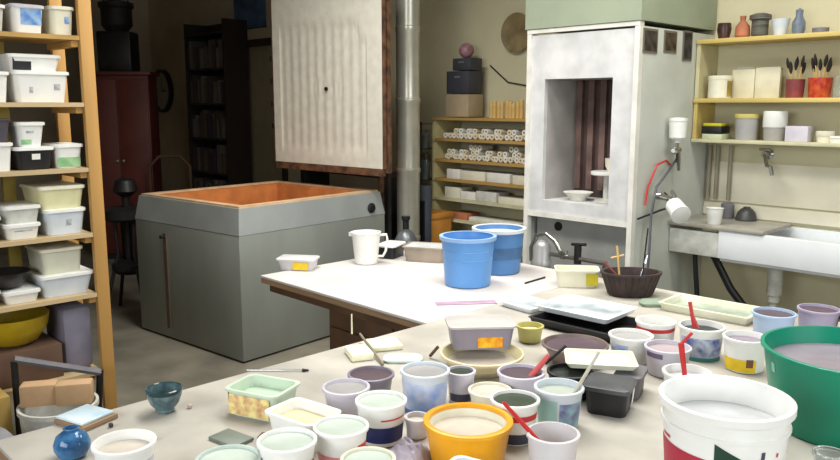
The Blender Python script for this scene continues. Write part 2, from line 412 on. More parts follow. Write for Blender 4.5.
rackbox(5, .16, .18, .05, TERRA, 'reddish brown clay slab at left of the sixth rack shelf', name='clay_slab')
rackbox(5, .36, .5, .03, CERW, 'long white clay slab on the sixth rack shelf', name='clay_slab')
# black radio boxes with pink ball on top of rack
MACH = mat('slate_grey_metal', (66, 68, 76), .5, var=.1)
rd = root('black_machine', 'black metal machine of two stacked boxes on drying rack top', 'machine', (onY(464, 115, RY+.14)[0], RY+.14, levels[0]))
B().box(0, 0, .09, .24, .17, .17, bev=.004).obj('carton_base', mat('beige_box', (176, 158, 128), .7), rd)
B().box(.0, 0, .265, .23, .16, .17, bev=.006).obj('lower_box', MACH, rd)
B().box(.03, 0, .4, .18, .14, .09, bev=.006).obj('upper_box', MACH, rd)
B().span(-.03, .03, -.083, -.0805, .3, .312).obj('slot', GRYP, rd)
B().span(-.0, .06, -.073, -.0705, .41, .42).obj('slot', GRYP, rd)
bl = B().lathe([(.058*sin(pi*k/12), .058-.058*cos(pi*k/12)) for k in range(13)], 24).obj('pink_ball', mat('pinkish_metal', (176, 128, 138), .35, var=.2, scale=20), None, (rd.location.x+.02, rd.location.y, levels[0]+.4455)); tag(bl, 'round pinkish ball resting on top of the black machine', 'ball')
wc = B().tube([(rd.location.x+.12, WY-.01, 1.85), (rd.location.x+.3, WY-.01, 1.72), (rd.location.x+.55, WY-.01, 1.68), (rd.location.x+.85, WY-.01, 1.69)], .005).obj('wall_cable', IRON); tag(wc, 'dark cable running along cream wall above the drying rack', 'cable')
pl = B().lathe([(.03, .0), (.11, .012), (.14, .03), (.145, .034), (.11, .02), (.0, .012)], 32).obj('wall_plate', mat('olive_plate', (150, 132, 96), .4, var=.2), None, (onY(519, 33, WY)[0], WY-.001, onY(519, 33, WY)[1]), (pi/2, 0, 0)); tag(pl, 'round olive brown plate hung on wall beside the spray booth', 'plate')

# orange crate and appliance beside the rack, gas bottles, glass shelf
oc = root('orange_crate', 'orange wooden crate on the floor left of the drying rack', 'crate', (-4.22, 4.14, 0))
ORW = mat('orange_wood', (206, 142, 62), .6, var=.1)
B().span(-.12, .16, -.12, .12, .0, .72, .004).obj('crate_body', ORW, oc); B().span(-.13, .17, -.13, .13, .70, .74, .004).obj('crate_lid', ORW, oc)
wr = root('wire_shelf', 'tall wire shelf of bottles between duct pipe and drying rack', 'shelf', (-4.56, 4.40, 0))
for x in (-.14, .14):
    for y in (-.12, .12): B().tube([(x, y, 0), (x, y, 1.42)], .006, 8).obj('leg', IRON, wr)
for z in (.5, .95, 1.2, 1.4):
    b = B()
    for k in range(8): b.tube([(-.14+k*.04, -.12, z), (-.14+k*.04, .12, z)], .0025, 6)
    b.tube([(-.14, -.12, z), (.14, -.12, z)], .004, 6); b.tube([(-.14, .12, z), (.14, .12, z)], .004, 6)
    b.obj('wire_tier', CHR, wr)
for z, hh in ((.955, .2), (1.205, .15), (.505, .35)):
    for k in range(4):
        o = B().lathe([(.026, 0), (.028, .01), (.028, hh*.7), (.012, hh*.82), (.012, hh)], 14).obj('glass_bottle', mat('green_glass', (160, 172, 164), .15, var=.2, trans=.4), None, (wr.location.x-.1+k*.066, wr.location.y-.02, z))
        tag(o, 'grey green glass bottle standing on a tier of the wire shelf', 'bottle', 'bottles on the wire shelf')
ap = root('metal_canister', 'grey upright canister beside the kiln back corner', 'canister', (-3.87, 3.6, 0))
B().lathe([(.075, 0), (.08, .01), (.08, .62), (.05, .68), (.02, .7)], 24).obj('canister_body', mat('canister_grey', (120, 124, 128), .35, metal=.5), ap); B().lathe([(.022, .7), (.022, .76), (.03, .765), (.03, .79)], 16).obj('canister_cap', BLK, ap)
ap = root('dark_speaker_box', 'dark tall box on the floor right of the duct pipe', 'box', (-4.12, 3.992, 0))
B().span(-.1, .1, -.04, .012, 0, .96, .005).obj('box_body', mat('dusk_blue', (62, 66, 76), .6), ap); B().span(-.08, .08, -.046, -.041, .1, .85).obj('front_panel', BLK, ap)

# ------------------------------------------------------------------ spray booth
BX0, BX1, BY0 = -2.95, -2.2, 3.75
sb = root('spray_booth', 'tall spray booth with white dusted front and open chamber', 'booth', (BX0, BY0, 0))
W_ = BX1-BX0; D_ = WY-BY0-.004
ox0, ox1 = .13, .59; oz0, oz1 = .985, 1.70
b = B()
b.span(.03, ox0, 0, .03, .91, 1.955).span(ox1, W_-.03, 0, .03, .91, 1.955).span(ox0, ox1, 0, .03, oz1, 1.955).span(ox0, ox1, 0, .03, .91, oz0)
b.obj('front_panel', BOOTH, sb)
WHP = mat('white_painted_wood', (228, 226, 218), .55, var=.08, scale=10)
B().span(0, .03, -.01, .03, .3, 1.965).obj('corner_post', WHP, sb); B().span(W_-.03, W_, -.01, .03, .3, 1.965).obj('corner_post', WHP, sb)
B().span(.031, W_-.031, -.008, .028, .88, .909).obj('bottom_rail', WHP, sb)
B().span(0, W_, -.012, .03, 1.966, 1.99).obj('top_rail', WHP, sb)
B().span(W_-.012, W_, .031, D_, .05, 1.965).obj('side_panel', BOOTHS, sb)
B().span(0, .012, .031, D_, .05, 1.965).obj('side_panel', BOOTHS, sb)
INN = mat('booth_inner', (188, 184, 180), .75, var=.12, scale=5)
INB = mat('booth_dark_back', (84, 66, 62), .7, var=.2, scale=5)
B().span(ox0-.02, ox0, .031, .33, oz0, oz1).obj('chamber_wall', INN, sb)
B().span(ox1, ox1+.02, .031, .33, oz0, oz1).obj('chamber_wall', INN, sb)
B().span(ox0-.02, ox1+.02, .031, .36, oz0-.03, oz0-.001).obj('chamber_floor', BOOTH, sb)
B().span(ox0-.02, ox1+.02, .031, .36, oz1+.001, oz1+.02).obj('chamber_ceiling', INN, sb)
B().span(ox0-.02, ox1+.02, .331, .36, oz0, oz1).obj('chamber_back', INB, sb)
for k in range(5):
    B().span(ox0+.02+k*.085, ox0+.06+k*.085, .30, .33, oz0+.05, oz1).obj('baffle_slat', mat('baffle', (122, 98, 92), .6, var=.2), sb)
B().span(.04, W_-.04, .08, .1, .3, .88).obj('lower_panel', mat('galvanised', (178, 180, 178), .5, metal=.3, var=.08, scale=6), sb)
B().lathe([(.028, 0), (.028, .01)], 20).obj('port_hole', BLK, sb, (.2, .085, .82), (pi/2, 0, 0))
B().span(.0, W_, .031, D_, .02, .05).obj('base_board', IRON, sb)
# hood
hd = root('extractor_hood', 'grey green extractor hood on top of the spray booth', 'hood', (BX0, BY0, 1.992))
V = lambda x0, x1, y0, y1, z: [Vector(p) for p in ((x0, y0, z), (x1, y0, z), (x1, y1, z), (x0, y1, z))]
B().rings([V(-.01, W_+.01, -.02, D_-.01, 0), V(-.01, W_+.01, -.02, D_-.01, .06), V(-.01, W_+.01, -.02, D_-.01, .7)]).obj('hood_box', HOOD, hd)
B().lathe([(.13, .701), (.13, 1.28)], 28).obj('flue', MGRY2, hd, (W_/2, .4, 0))
# turntable with pots inside the chamber
tt = root('banding_wheel', 'white banding wheel inside the spray booth chamber', 'turntable', (BX0+.47, BY0+.17, oz0))
B().lathe([(.07, 0), (.07, .012), (.02, .02), (.02, .16)], 28).obj('wheel_base', WHC, tt); B().lathe([(.09, .16), (.095, .165), (.095, .178), (.09, .182)], 36).obj('wheel_disc', WH, tt)
o = B().lathe([(.03, 0), (.045, .03), (.048, .075), (.044, .075), (.04, .03), (.0, .01)], 28).obj('white_pot', WHY, None, (BX0+.495, BY0+.19, oz0+.1825)); tag(o, 'small cream pot standing on the white banding wheel', 'pot')
o = B().lathe([(.05, 0), (.055, .02), (.09, .05), (.086, .05), (.05, .025), (0, .015)], 28).obj('white_dish', CERW, None, (BX0+.3, BY0+.13, oz0)); tag(o, 'low white dish on the booth floor before the banding wheel', 'dish')
# three small photographs on the booth side
for i, (px, py, la, c1) in enumerate(((650, 41, 'dark photograph nearest the front corner of the spray booth side', (70, 62, 60)), (670, 42, 'middle one of three dark photographs on the booth side', (84, 72, 62)), (687, 46, 'narrow photograph with pale border, rearmost on booth side', (60, 60, 66)))):
    y, z = onX(px, py, BX1)
    p = root('photograph', la, 'photograph', (BX1+.001, y, z))
    hw, hh = ((.075, .065), (.07, .06), (.055, .085))[i]
    B().span(0, .004, -hw, hw, -hh, hh).obj('photo_mount', mat('photo_border', (170, 176, 170) if i == 2 else (110, 104, 92), .6), p)
    B().span(.0042, .005, -hw+.012, hw-.012, -hh+.012, hh-.012).obj('photo_print', mat('print%d' % i, c1, .4, var=.4, scale=25), p)

# spray guns hanging on booth side
def spray_gun(label, loc, rot, tilt_cup=0):
    g = root('spray_gun', label, 'spray gun', loc, rot)
    # local: z up, y along barrel
    B().lathe([(.014, .0), (.016, .01), (.042, .025), (.046, .03), (.05, .12), (.053, .122), (.053, .135), (.02, .142)], 24).obj('paint_cup', WH, g, (0, 0, .04))
    B().tube([(0, -.06, .0), (0, .05, .0)], .016, 12).obj('barrel', CHR, g)
    B().tube([(0, 0, .0), (0, 0, .05)], .01, 10).obj('cup_neck', CHR, g)
    B().tube([(0, .03, -.005), (0, .06, -.06), (0, .07, -.12)], .014, 10, .011).obj('grip', CHR, g)
    B().tube([(0, .0, -.012), (0, .005, -.04), (0, .0, -.07)], .005, 8).obj('trigger', IRON, g)
    B().lathe([(.02, 0), (.022, .01), (.012, .03)], 14).obj('nozzle', CHR, g, (0, -.06, 0), (pi/2, 0, 0))
    return g
y, z = onX(677, 150, BX1+.07)
spray_gun('upright spray gun with white cup hanging on booth side', (BX1+.07, y, z), (0, 0, radians(15)))
y, z = onX(676, 199, BX1+.16)
spray_gun('spray gun pointing down with white cup tipped beside sink', (BX1+.13, y-.02, z), (radians(35), radians(118), 0))
h1 = B().tube([(BX1+.05, 4.15, 1.27), (BX1+.05, 4.02, 1.18), (BX1+.05, 3.9, 1.1), (BX1+.06, 3.84, .95), (BX1+.07, 3.82, .75), (BX1+.06, 3.82, .5)], .007, 8).obj('air_hose', mat('hose_grey', (84, 90, 98), .5)); tag(h1, 'dark grey air hose hanging down the booth side', 'hose')
h2 = B().tube([(BX1+.02, 4.12, 1.2), (BX1+.03, 4.03, 1.24), (BX1+.03, 3.93, 1.22), (BX1+.02, 3.86, 1.1), (BX1+.02, 3.84, 1.0)], .006, 8).obj('air_hose', REDP); tag(h2, 'thin red air hose looped on the booth side', 'hose')
h3 = B().tube([(BX1+.015, 3.78, .93), (BX1+.02, 4.0, .955), (BX1+.02, 4.13, .965)], .006, 8).obj('black_cable', BLK); tag(h3, 'black cable running level along the booth side', 'cable')

# ------------------------------------------------------------------ sink, wall shelves
SX0, SX1, SY0, SZ = BX1+.004, -.75, 4.15, .86
sk = root('ceramic_sink', 'long white ceramic trough sink against the back wall', 'sink', (SX0, SY0, 0))
lw = SX1-SX0; sd = WY-SY0-.005
b = B(); b.span(.3, lw, 0, .04, .7, SZ, .006).span(.3, lw, sd-.04, sd, .7, SZ, .004).span(.3, .35, .041, sd-.041, .7, SZ, .004).span(lw-.05, lw, .041, sd-.041, .7, SZ, .004).span(.3, lw, .041, sd-.041, .68, .71)
b.obj('basin', PORC, sk)
B().span(0, .299, .01, .05, .70, SZ-.02, .004).obj('left_apron', WHC, sk)
B().span(0, .55, -.012, sd-.06, SZ+.001, SZ+.022, .004).obj('draining_board', mat('wet_board', (168, 164, 152), .4, var=.15), sk)
B().span(0, lw, sd-.02, sd, SZ+.023, SZ+.1).obj('splash_strip', SPLASH, sk)
B().tube([(.22, .12, .7), (.32, .16, .5), (.48, .2, .3), (.6, .24, .02)], .022, 10).obj('bracket', BLK, sk)
B().tube([(.12, .1, .69), (.2, .1, .0)], .014, 10).obj('bracket', IRON, sk)
B().lathe([(.03, .46), (.03, .5), (.04, .5), (.04, .68)], 18).obj('drain_trap', WHC, sk, (.55, .2, 0)); B().tube([(.55, .2, .47), (.55, .2, .38), (.6, .3, .36), (.62, .43, .36)], .018, 10).obj('drain_pipe', WHC, sk)
# lighter splash board and grey band on the wall
struct(B().span(BX1+.03, SX1+.4, WY-.012, WY, .97, 1.21).obj('wall_splashboard', SPLASH))
for k, x in enumerate((.02, .07, .15)):
    o = B().tube([(BX1+x+.01, WY-.035, .98), (BX1+x+.01, WY-.035, 1.31)], .012, 10).obj('water_pipe', mat('pipe_paint', (150, 142, 122), .5)); tag(o, 'painted vertical water pipe between booth side and sink wall', 'pipe', 'water pipes beside the booth')
# wall tap
tx, tz = onY(769, 154, WY)
tp = root('wall_tap', 'chrome wall tap above the ceramic sink', 'tap', (tx, WY, tz))
B().lathe([(.03, .0), (.03, .01), (.018, .02), (.018, .07)], 18).obj('tap_body', CHR, tp, (0, 0, 0), (pi/2, 0, 0))
B().tube([(0, -.06, 0), (.02, -.09, -.03), (.04, -.12, -.06), (.07, -.14, -.065), (.085, -.15, -.11)], .011, 10).obj('spout', CHR, tp)
B().tube([(-.03, -.065, .028), (.03, -.065, .028)], .008, 8).obj('tap_handle', CHR, tp)
# shelves
shx = BX1+.035; SHY = 4.36
ws = root('wall_shelf', 'wooden wall shelving of three boards above the sink', 'shelf', (shx, SHY, 0)); sw = 1.6; swd = WY-SHY-.003
L1, L2, L3 = 1.925, 1.588, 1.352
B().span(-.03, sw, 0, swd, L1-.025, L1, .003).obj('shelf_board', YSH, ws)
B().span(-.03, sw, 0, swd, L2-.025, L2, .003).obj('shelf_board', YSH, ws)
B().span(-.03, sw, 0, swd, L3-.02, L3, .003).obj('shelf_board', YSH2, ws)
B().span(-.028, -.005, .01, swd, L3+.001, L2-.026).obj('upright', YSH, ws); B().span(-.028, -.005, .01, swd, L2+.001, L1-.026).obj('upright', mat('beige_upright', (200, 192, 150), .6), ws)
def oY(px, py, y): return onY(px, py, y)
def lathe_thing(name, label, cat, m, px, lvl, yy, prof, group=None, seg=24):
    x = onY(px, 100, yy)[0]
    if lvl == L1: prof = [(r_*1.0, z_*1.3) for r_, z_ in prof]
    o = B().lathe(prof, seg).obj(name, m, None, (x, yy, lvl)); return tag(o, label, cat, group)
def pot(r0, r1, h, t=.004): return [(r0*.7, 0), (r0, .004), (r1, h*.6), (r1*.9, h), (r1*.9-t, h), (r1-t, h*.6), (r0-t, .01), (0, .008)]
# top shelf
lathe_thing('clay_pot', 'dark brown pot, leftmost on the top wall shelf', 'pot', mat('brown_glaze', (84, 56, 50), .3, var=.3), 720, L1, 4.45, pot(.03, .04, .07))
lathe_thing('clay_pot', 'terracotta bottle shaped pot on the top wall shelf', 'pot', TERRA, 738, L1, 4.45, [(.03, 0), (.042, .01), (.038, .05), (.014, .075), (.017, .095), (.012, .095), (.01, .075), (0, .07)])
lathe_thing('clay_pot', 'grey banded jar with wide lid on the top wall shelf', 'jar', mat('banded_grey', (110, 108, 100), .5, var=.3, scale=4, stretch=(1, 1, 30)), 755, L1, 4.45, [(.04, 0), (.045, .01), (.045, .07), (.058, .075), (.058, .092), (.03, .1), (0, .1)])
lathe_thing('white_bowl', 'white tapering bowl in the middle of the top wall shelf', 'bowl', WHB, 775, L1, 4.45, [(.03, 0), (.034, .01), (.05, .07), (.045, .07), (.03, .014), (0, .012)])
x = onY(775, 100, 4.45)[0]
lathe_thing('blue_grey_vase', 'small blue grey stoppered vase on the top wall shelf', 'vase', mat('bluegrey_glaze', (120, 132, 150), .3, var=.2), 793, L1, 4.45, [(.025, 0), (.034, .02), (.034, .05), (.018, .075), (.02, .1), (.008, .105), (0, .11)])
lathe_thing('small_dish', 'small flat grey dish at right of the top wall shelf', 'dish', GRYP, 815, L1, 4.45, [(.03, 0), (.04, .004), (.042, .022), (.036, .022), (.034, .008), (0, .006)])
# middle shelf
x0_, _ = onY(720, 85, 4.44)
pk = root('cream_tin', 'cream cylindrical tin with yellow side on middle wall shelf', 'tin', (x0_, 4.44, L2))
B().lathe([(.062, 0), (.065, .003), (.065, .105), (.067, .107), (.067, .125), (.062, .13)], 28).obj('tin_body', WHY, pk); B().strip(-.5, .9, 14, lambda a: .01, lambda a: .1, lambda z: .065).obj('tin_label', mat('mustard', (176, 150, 60), .5, var=.2, scale=20), pk)
for i, px in enumerate((746, 770)):
    x = onY(px, 80, 4.5)[0]
    bk = root('ring_binder', ('left' if i == 0 else 'right')+' cream ring binder lying open upright on middle wall shelf', 'binder', (x, 4.5, L2), radians(4 if i else -4))
    B().span(-.075, .06, -.02, .02, .0, .165 if i == 0 else .17, .003).obj('binder_cover', mat('binder_cream', (222, 216, 188), .6), bk); B().span(-.05, .05, -.012, .012, .1705, .173).obj('paper_block', PAPER, bk)
# brush jars
def brush_pot(px, m, label, r, h, n, label2):
    x = onY(px, 85, 4.44)[0]
    o = B().lathe([(r*.85, 0), (r*.9, .004), (r, h), (r-.004, h), (r*.85, .01), (0, .008)], 24).obj('brush_pot', m, None, (x, 4.44, L2)); tag(o, label, 'pot')
    for k in range(n):
        a = 2*pi*k/n+.3; rr = r*.45
        bs = root('paint_brush', label2, 'brush', (x+rr*cos(a)*.4, 4.44+rr*sin(a)*.4, L2+.012), (radians(11)*-sin(a), radians(11)*cos(a), 0), group='brushes in '+label)
        e_ = (k*37 % 5)*.009
        B().tube([(0, 0, 0), (0, 0, h+.02+e_)], .003, 8).obj('handle', WOODS, bs); B().lathe([(.004, h+.02+e_), (.008, h+.035+e_), (.009, h+.055+e_), (.003, h+.08+e_)], 10).obj('bristles', mat('dark_bristle', (58, 48, 42), .8, var=.3), bs)
brush_pot(795, mat('mauve_red', (150, 72, 74), .5, var=.2, scale=16), 'dull red jar of brushes on middle wall shelf', .05, .1, 8, 'dark tipped brush standing in the dull red jar')
brush_pot(820, mat('red_orange_tin', (206, 96, 48), .4, var=.3, scale=30, col2=(168, 34, 34)), 'red and orange tin of brushes on middle wall shelf', .06, .105, 11, 'dark tipped brush standing in the red orange tin')
lathe_thing('glass_jar', 'pale glass jar at the right end of middle wall shelf', 'jar', CLG, 840, L2, 4.44, [(.03, 0), (.035, .004), (.035, .09), (.03, .095), (.03, .11), (.025, .11)])
# lower shelf
def jar(px, la, m1, m2, r, h, yy=4.44, cat='jar', lid=.025, name='lidded_jar'):
    x = onY(px, 125, yy)[0]; j = root(name, la, cat, (x, yy, L3))
    B().lathe([(r*.88, 0), (r*.92, .004), (r, h-lid)], 26).obj('jar_body', m1, j); B().lathe([(r+.003, h-lid), (r+.004, h-lid+.002), (r+.004, h-.003), (r, h)], 26).obj('jar_lid', m2, j); return j
yd = cuboid('yellow_box', 'flat yellow box, upper of pair left on lower wall shelf', 'box', YELG, onY(716, 125, 4.43)[0], 4.43, L3+.075, .11, .1, .018)
cuboid('black_box', 'black box under the flat yellow one on lower wall shelf', 'box', BLK, onY(716, 125, 4.43)[0], 4.43, L3+.032, .12, .12, .042)
cuboid('pale_green_box', 'thin pale green box at the bottom left of lower wall shelf', 'box', mat('pale_green_card', (196, 202, 168), .6), onY(717, 125, 4.43)[0], 4.43, L3, .12, .12, .031)
jar(747, 'grey plastic jar with yellow top on lower wall shelf', mat('milky_grey', (176, 174, 174), .5), mat('yellowish_lid', (214, 202, 120), .5), .065, .148)
jar(775, 'grey tub with bright white tall lid on lower wall shelf', mat('milky_grey2', (172, 168, 162), .5), WH, .06, .165, lid=.09)
cuboid('lilac_box', 'pale lilac plastic box on the lower wall shelf', 'box', LIL, onY(800, 125, 4.43)[0], 4.43, L3, .12, .09, .085)
jar(826, 'beige lidded tub right of the lilac box', WHY, WHY, .042, .06)
jar(840, 'white low tub at frame edge on the lower wall shelf', WH, WH, .045, .035, lid=.01)
# things on draining board
DBZ = SZ+.0225
def drain(px, py, la, m, prof, name='jug', cat='jug'):
    x, y = G(px, py, DBZ); o = B().lathe(prof, 26).obj(name, m, None, (x, max(y, SY0+.04), DBZ)); return tag(o, la, cat)
drain(714, 224, 'white plastic cup on the sink draining board', WH, [(.035, 0), (.038, .004), (.046, .09), (.049, .092), (.042, .09), (.034, .01), (0, .008)], 'plastic_cup', 'cup')
drain(727, 218, 'grey plastic jar behind the white cup on draining board', GRYP, [(.036, 0), (.038, .004), (.038, .085), (.03, .09), (.028, .09), (.028, .02), (0, .015)], 'plastic_jar', 'jar')
drain(746, 220, 'dark upturned bowl on the right of draining board', mat('dark_enamel', (66, 66, 66), .4, var=.2), [(.06, 0), (.062, .006), (.05, .045), (.03, .068), (.02, .072), (.02, .078), (0, .078)], 'upturned_bowl', 'bowl')

# faucet assembly standing behind the table in front of booth base
fx, fy = G(546, 262, .8)
fc = root('mixer_tap', 'grey metal water filter with curved pipe before booth base', 'tap', (-2.6, 3.47, 0)); fc.scale.z = .93
B().lathe([(.05, .0), (.052, .01), (.052, .7), (.056, .705), (.056, .73), (.05, .74), (.05, .82), (.03, .85), (.012, .86)], 24).obj('filter_housing', mat('filter_grey', (178, 178, 178), .35, metal=.3), fc)
B().tube([(-.07, 0, .72), (-.075, 0, .8), (-.04, 0, .88), (.03, 0, .9), (.09, 0, .86), (.13, 0, .8)], .014, 12).obj('curved_pipe', CHR, fc)
B().tube([(.06, 0, .78), (.42, 0, .78)], .013, 10).obj('level_pipe', CHR, fc)
B().tube([(.24, 0, .75), (.24, 0, .86)], .02, 12).obj('valve', IRON, fc); B().tube([(.2, 0, .86), (.29, 0, .87)], .009, 8).obj('valve_lever', IRON, fc)
B().tube([(.41, 0, .78), (.41, 0, .0)], .013, 10).obj('down_pipe', CHR, fc)
B().box(.15, 0, .79, .035, .035, .05, bev=.004).obj('coupling', CHR, fc)

# ------------------------------------------------------------------ left storage shelf
LX = -3.36; LD = .36; LY0, LY1 = .2, 1.272
ls = root('storage_shelf', 'pine storage shelf at left stacked with plastic tubs', 'shelf', (LX, 0, 0))
lev = [2.1, 1.835, 1.56, 1.285, 1.002, .734, .38]
B().span(-.03, 0, LY1, LY1+.055, 0, 2.45, .003).obj('post', PINE, ls)
B().span(-LD, -LD+.03, LY1, LY1+.055, 0, 2.45, .004).obj('post', PINE, ls)
B().span(-LD, -LD+.045, LY0-.07, LY0, 0, 2.45, .004).obj('post', PINE, ls); B().span(-.045, 0, LY0-.07, LY0, 0, 2.45, .004).obj('post', PINE, ls)
B().span(-LD+.02, -LD+.04, 1.02, 1.07, .75, 2.4).obj('back_batten', mat('olive_batten', (168, 146, 60), .6), ls)
for z in lev:
    B().span(-LD+.046, -.002, LY0+.0, LY1-.001, z-.018, z).obj('shelf_board', PINE2 if z < 1.8 else OCH, ls)
    B().span(-LD+.05, -.02, LY1-.03, LY1-.001, z-.045, z-.019).obj('bearer', PINE, ls)
def rect_tub(name, label, cat, body, sx, sy, h, loc, rz=0, lid=None, k=.86, content=None, fill=.8, lip=.006, cr=.02, group=None, t=.003, lidh=.012, inner=None):
    r = root(name, label, cat, loc, rz, group); hx, hy = sx/2-lip, sy/2-lip
    if lid:
        B().rbox([(hx*k, hy*k, 0), (hx, hy, h-lidh)], cr).obj('tub_body', body, r)
        B().rbox([(hx+lip, hy+lip, h-lidh), (hx+lip, hy+lip, h-.002), (hx+lip-.004, hy+lip-.004, h)], cr).obj('lid', lid, r)
    else:
        f = lambda q: (hx*(k+(1-k)*q), hy*(k+(1-k)*q))
        B().rbox([(hx*k, hy*k, 0), (hx, hy, h-.006), (hx+lip, hy+lip, h-.006), (hx+lip, hy+lip, h), (hx-t, hy-t, h), (hx*k-t, hy*k-t, .004)], cr).obj('tub_body', body, r)
        if content:
            a, c_ = f(fill); B().rbox([(a-t-.0005, c_-t-.0005, h*fill-.006), (a-t-.0005, c_-t-.0005, h*fill)], cr).obj('contents', content, r)
    return r
MARKB = mat('bluish_print', (80, 130, 200), .5, col2=(160, 190, 220), scale=24)
def shelf_tub(px0, px1, ptop, lv, lab, body=WH, lid=None, d=.24, k=.88, base=None, mark=None, off=.02, cat='tub', name='plastic_tub', lidh=.014, content=None, dz=0):
    xf = LX-off; z = lev[lv]+.0005 if base is None else base
    y0 = onX(px0, ptop, xf)[0]; y1 = onX(px1, ptop, xf)[0]; zt = onX((px0+px1)/2, ptop, xf)[1]
    h = zt-z
    r = rect_tub(name, lab, cat, body, d, y1-y0, h, (xf-d/2, (y0+y1)/2, z), 0, lid, k, lidh=lidh, content=content, fill=.85)
    if mark:
        hx = d/2-.006; mx = hx*(k+(1-k)*.5)
        for (a0, a1, b0, b1, mm) in mark:
            w2 = (y1-y0)/2; tilt = math.atan(hx*(1-k)/h)
            B().box(0, 0, 0, .001, w2*2*(a1-a0)*.85, h*(b1-b0)).obj('printed_mark', mm, r, (hx*(k+(1-k)*(b0+b1)/2)+.0015, w2*(a0+a1-1)*.85, h*(b0+b1)/2), (0, tilt, 0))
    return zt
GRN = mat('green_print', (120, 176, 120), .5, col2=(170, 206, 160), scale=18)
GREYM = mat('grey_print', (150, 152, 162), .5, scale=30, col2=(200, 200, 205))
DKM = mat('black_label', (36, 36, 42), .4)
# second level (1.835)
shelf_tub(-30, 6, 3, 1, 'white tub partly cut by frame on the top left shelf', WHC, WH)
shelf_tub(10, 45, 4, 1, 'white tub with blue printed label on the top left shelf', WH, LIL, mark=[(.25, .95, .3, .85, MARKB)], d=.2)
shelf_tub(49, 75, 6, 1, 'ivory tub with small blue mark beside the post', WHY, WHY, mark=[(.6, .8, .4, .65, MARKB)], d=.2)
# third level (1.56)
zt = shelf_tub(-28, 10, 71, 2, 'white lidded tub cut by frame on the third left shelf', WH, WH)
zt = shelf_tub(12, 70, 71, 2, 'wide white lidded tub on the third left shelf', WH, WH, mark=[(.25, .32, .3, .5, GREYM), (.75, .88, .4, .6, GREYM)], d=.28)
shelf_tub(7, 62, 54, 2, 'white tub with black label stacked on the wide white tub', WH, WH, base=zt, mark=[(.03, .42, .05, .8, DKM)], d=.24, off=.04)
# fourth level (1.285)
zt = shelf_tub(-24, 14, 143, 3, 'white tub at frame edge on the fourth left shelf', WH, WH, d=.2)
shelf_tub(-26, 12, 119, 3, 'dark purple tub at frame edge, stacked on white tub', mat('dusky_purple', (78, 72, 82), .5), None, base=zt, d=.2)
zt = shelf_tub(15, 55, 147, 3, 'black tub with white lid and small white label', BLK, WH, mark=[(.4, .65, .45, .7, WH)], d=.22)
shelf_tub(16, 46, 122, 3, 'white conical tub standing on the black tub', WH, WH, base=zt, d=.16, k=.8, mark=[(.3, .6, .55, .65, GREYM), (.1, .5, .1, .3, GRN)])
shelf_tub(54, 84, 144, 3, 'white tub with green bottom beside the pine post', WH, WH, d=.18, k=.84, mark=[(.05, .95, .05, .45, GRN)])
# fifth level (1.002)
zt = shelf_tub(5, 42, 224, 4, 'white tub below another white one on the fifth shelf', WH, WH, d=.22, mark=[(.2, .8, .5, .7, GREYM)])
shelf_tub(3, 42, 206, 4, 'shallow white tub on top in the left fifth shelf stack', WHC, WH, base=zt, d=.22, off=.03)
shelf_tub(-30, 2, 218, 4, 'pale tub cut by frame on the fifth left shelf', WHC, WH, d=.2)
zt = shelf_tub(45, 87, 209, 4, 'bluish white lidded tub beside the post on the fifth shelf', WHB, WH, d=.26, mark=[(.5, .65, .35, .6, GREYM)])
shelf_tub(38, 86, 186, 4, 'pale yellow lidded tub stacked on the bluish white tub', mat('pale_yellow_plastic', (226, 222, 176), .45), WHY, base=zt, d=.26)
o = cuboid('dark_bag', 'dark folded bag lying behind tubs on the fifth shelf', 'bag', mat('dark_cloth', (48, 42, 52), .9, scale=20), LX-.2, .99, 1.235, .16, .2, .045, bev=.018) if False else None
# sixth level (.734)
zt = shelf_tub(40, 95, 274, 5, 'white open tub below the tall cream tub', WHB, WH, d=.28, k=.85)
shelf_tub(40, 84, 248, 5, 'tall pale cream tub stacked on the sixth shelf', mat('greyish_cream', (206, 206, 186), .5), WHY, base=zt, d=.22, k=.92, off=.04)
shelf_tub(4, 42, 291, 5, 'small white tub under a dark bowl on the sixth shelf', WH, WH, d=.22)
shelf_tub(-30, 2, 293, 5, 'white tub cut by frame on the sixth left shelf', WH, WH, d=.2)
y_, z_ = onX(17, 280, LX-.13)
o = B().lathe([(.04, 0), (.07, .02), (.095, .06), (.1, .07), (.093, .07), (.065, .025), (0, .015)], 28).obj('dark_bowl', mat('black_enamel', (30, 26, 30), .35), None, (LX-.12, y_-.045, onX(20, 291, LX-.02)[1]+.001)); tag(o, 'dark bowl stacked on the small white tub', 'bowl')
# lower level (.38): yellow bowl, purple bag, boxes
o = B().lathe([(.06, 0), (.1, .02), (.14, .08), (.15, .13), (.143, .13), (.13, .08), (.09, .03), (0, .02)], 30).obj('yellow_bowl', mat('yellow_enamel', (190, 160, 30), .3, var=.15), None, (LX-.17, .965, lev[6]+.15)); tag(o, 'yellow bowl on a brown box on the lowest left shelf', 'bowl')
cuboid('brown_box', 'brown box under the yellow bowl on the lowest left shelf', 'box', mat('umber_card', (104, 78, 62), .8), LX-.17, .97, lev[6]+.0005, .26, .3, .149)
o = cuboid('purple_bag', 'greyish purple bag beside the post on the lowest left shelf', 'bag', mat('purple_cloth', (132, 128, 144), .9, scale=9, bump=.3), LX-.18, 1.2, lev[6]+.0005, .24, .13, .29, bev=.03)
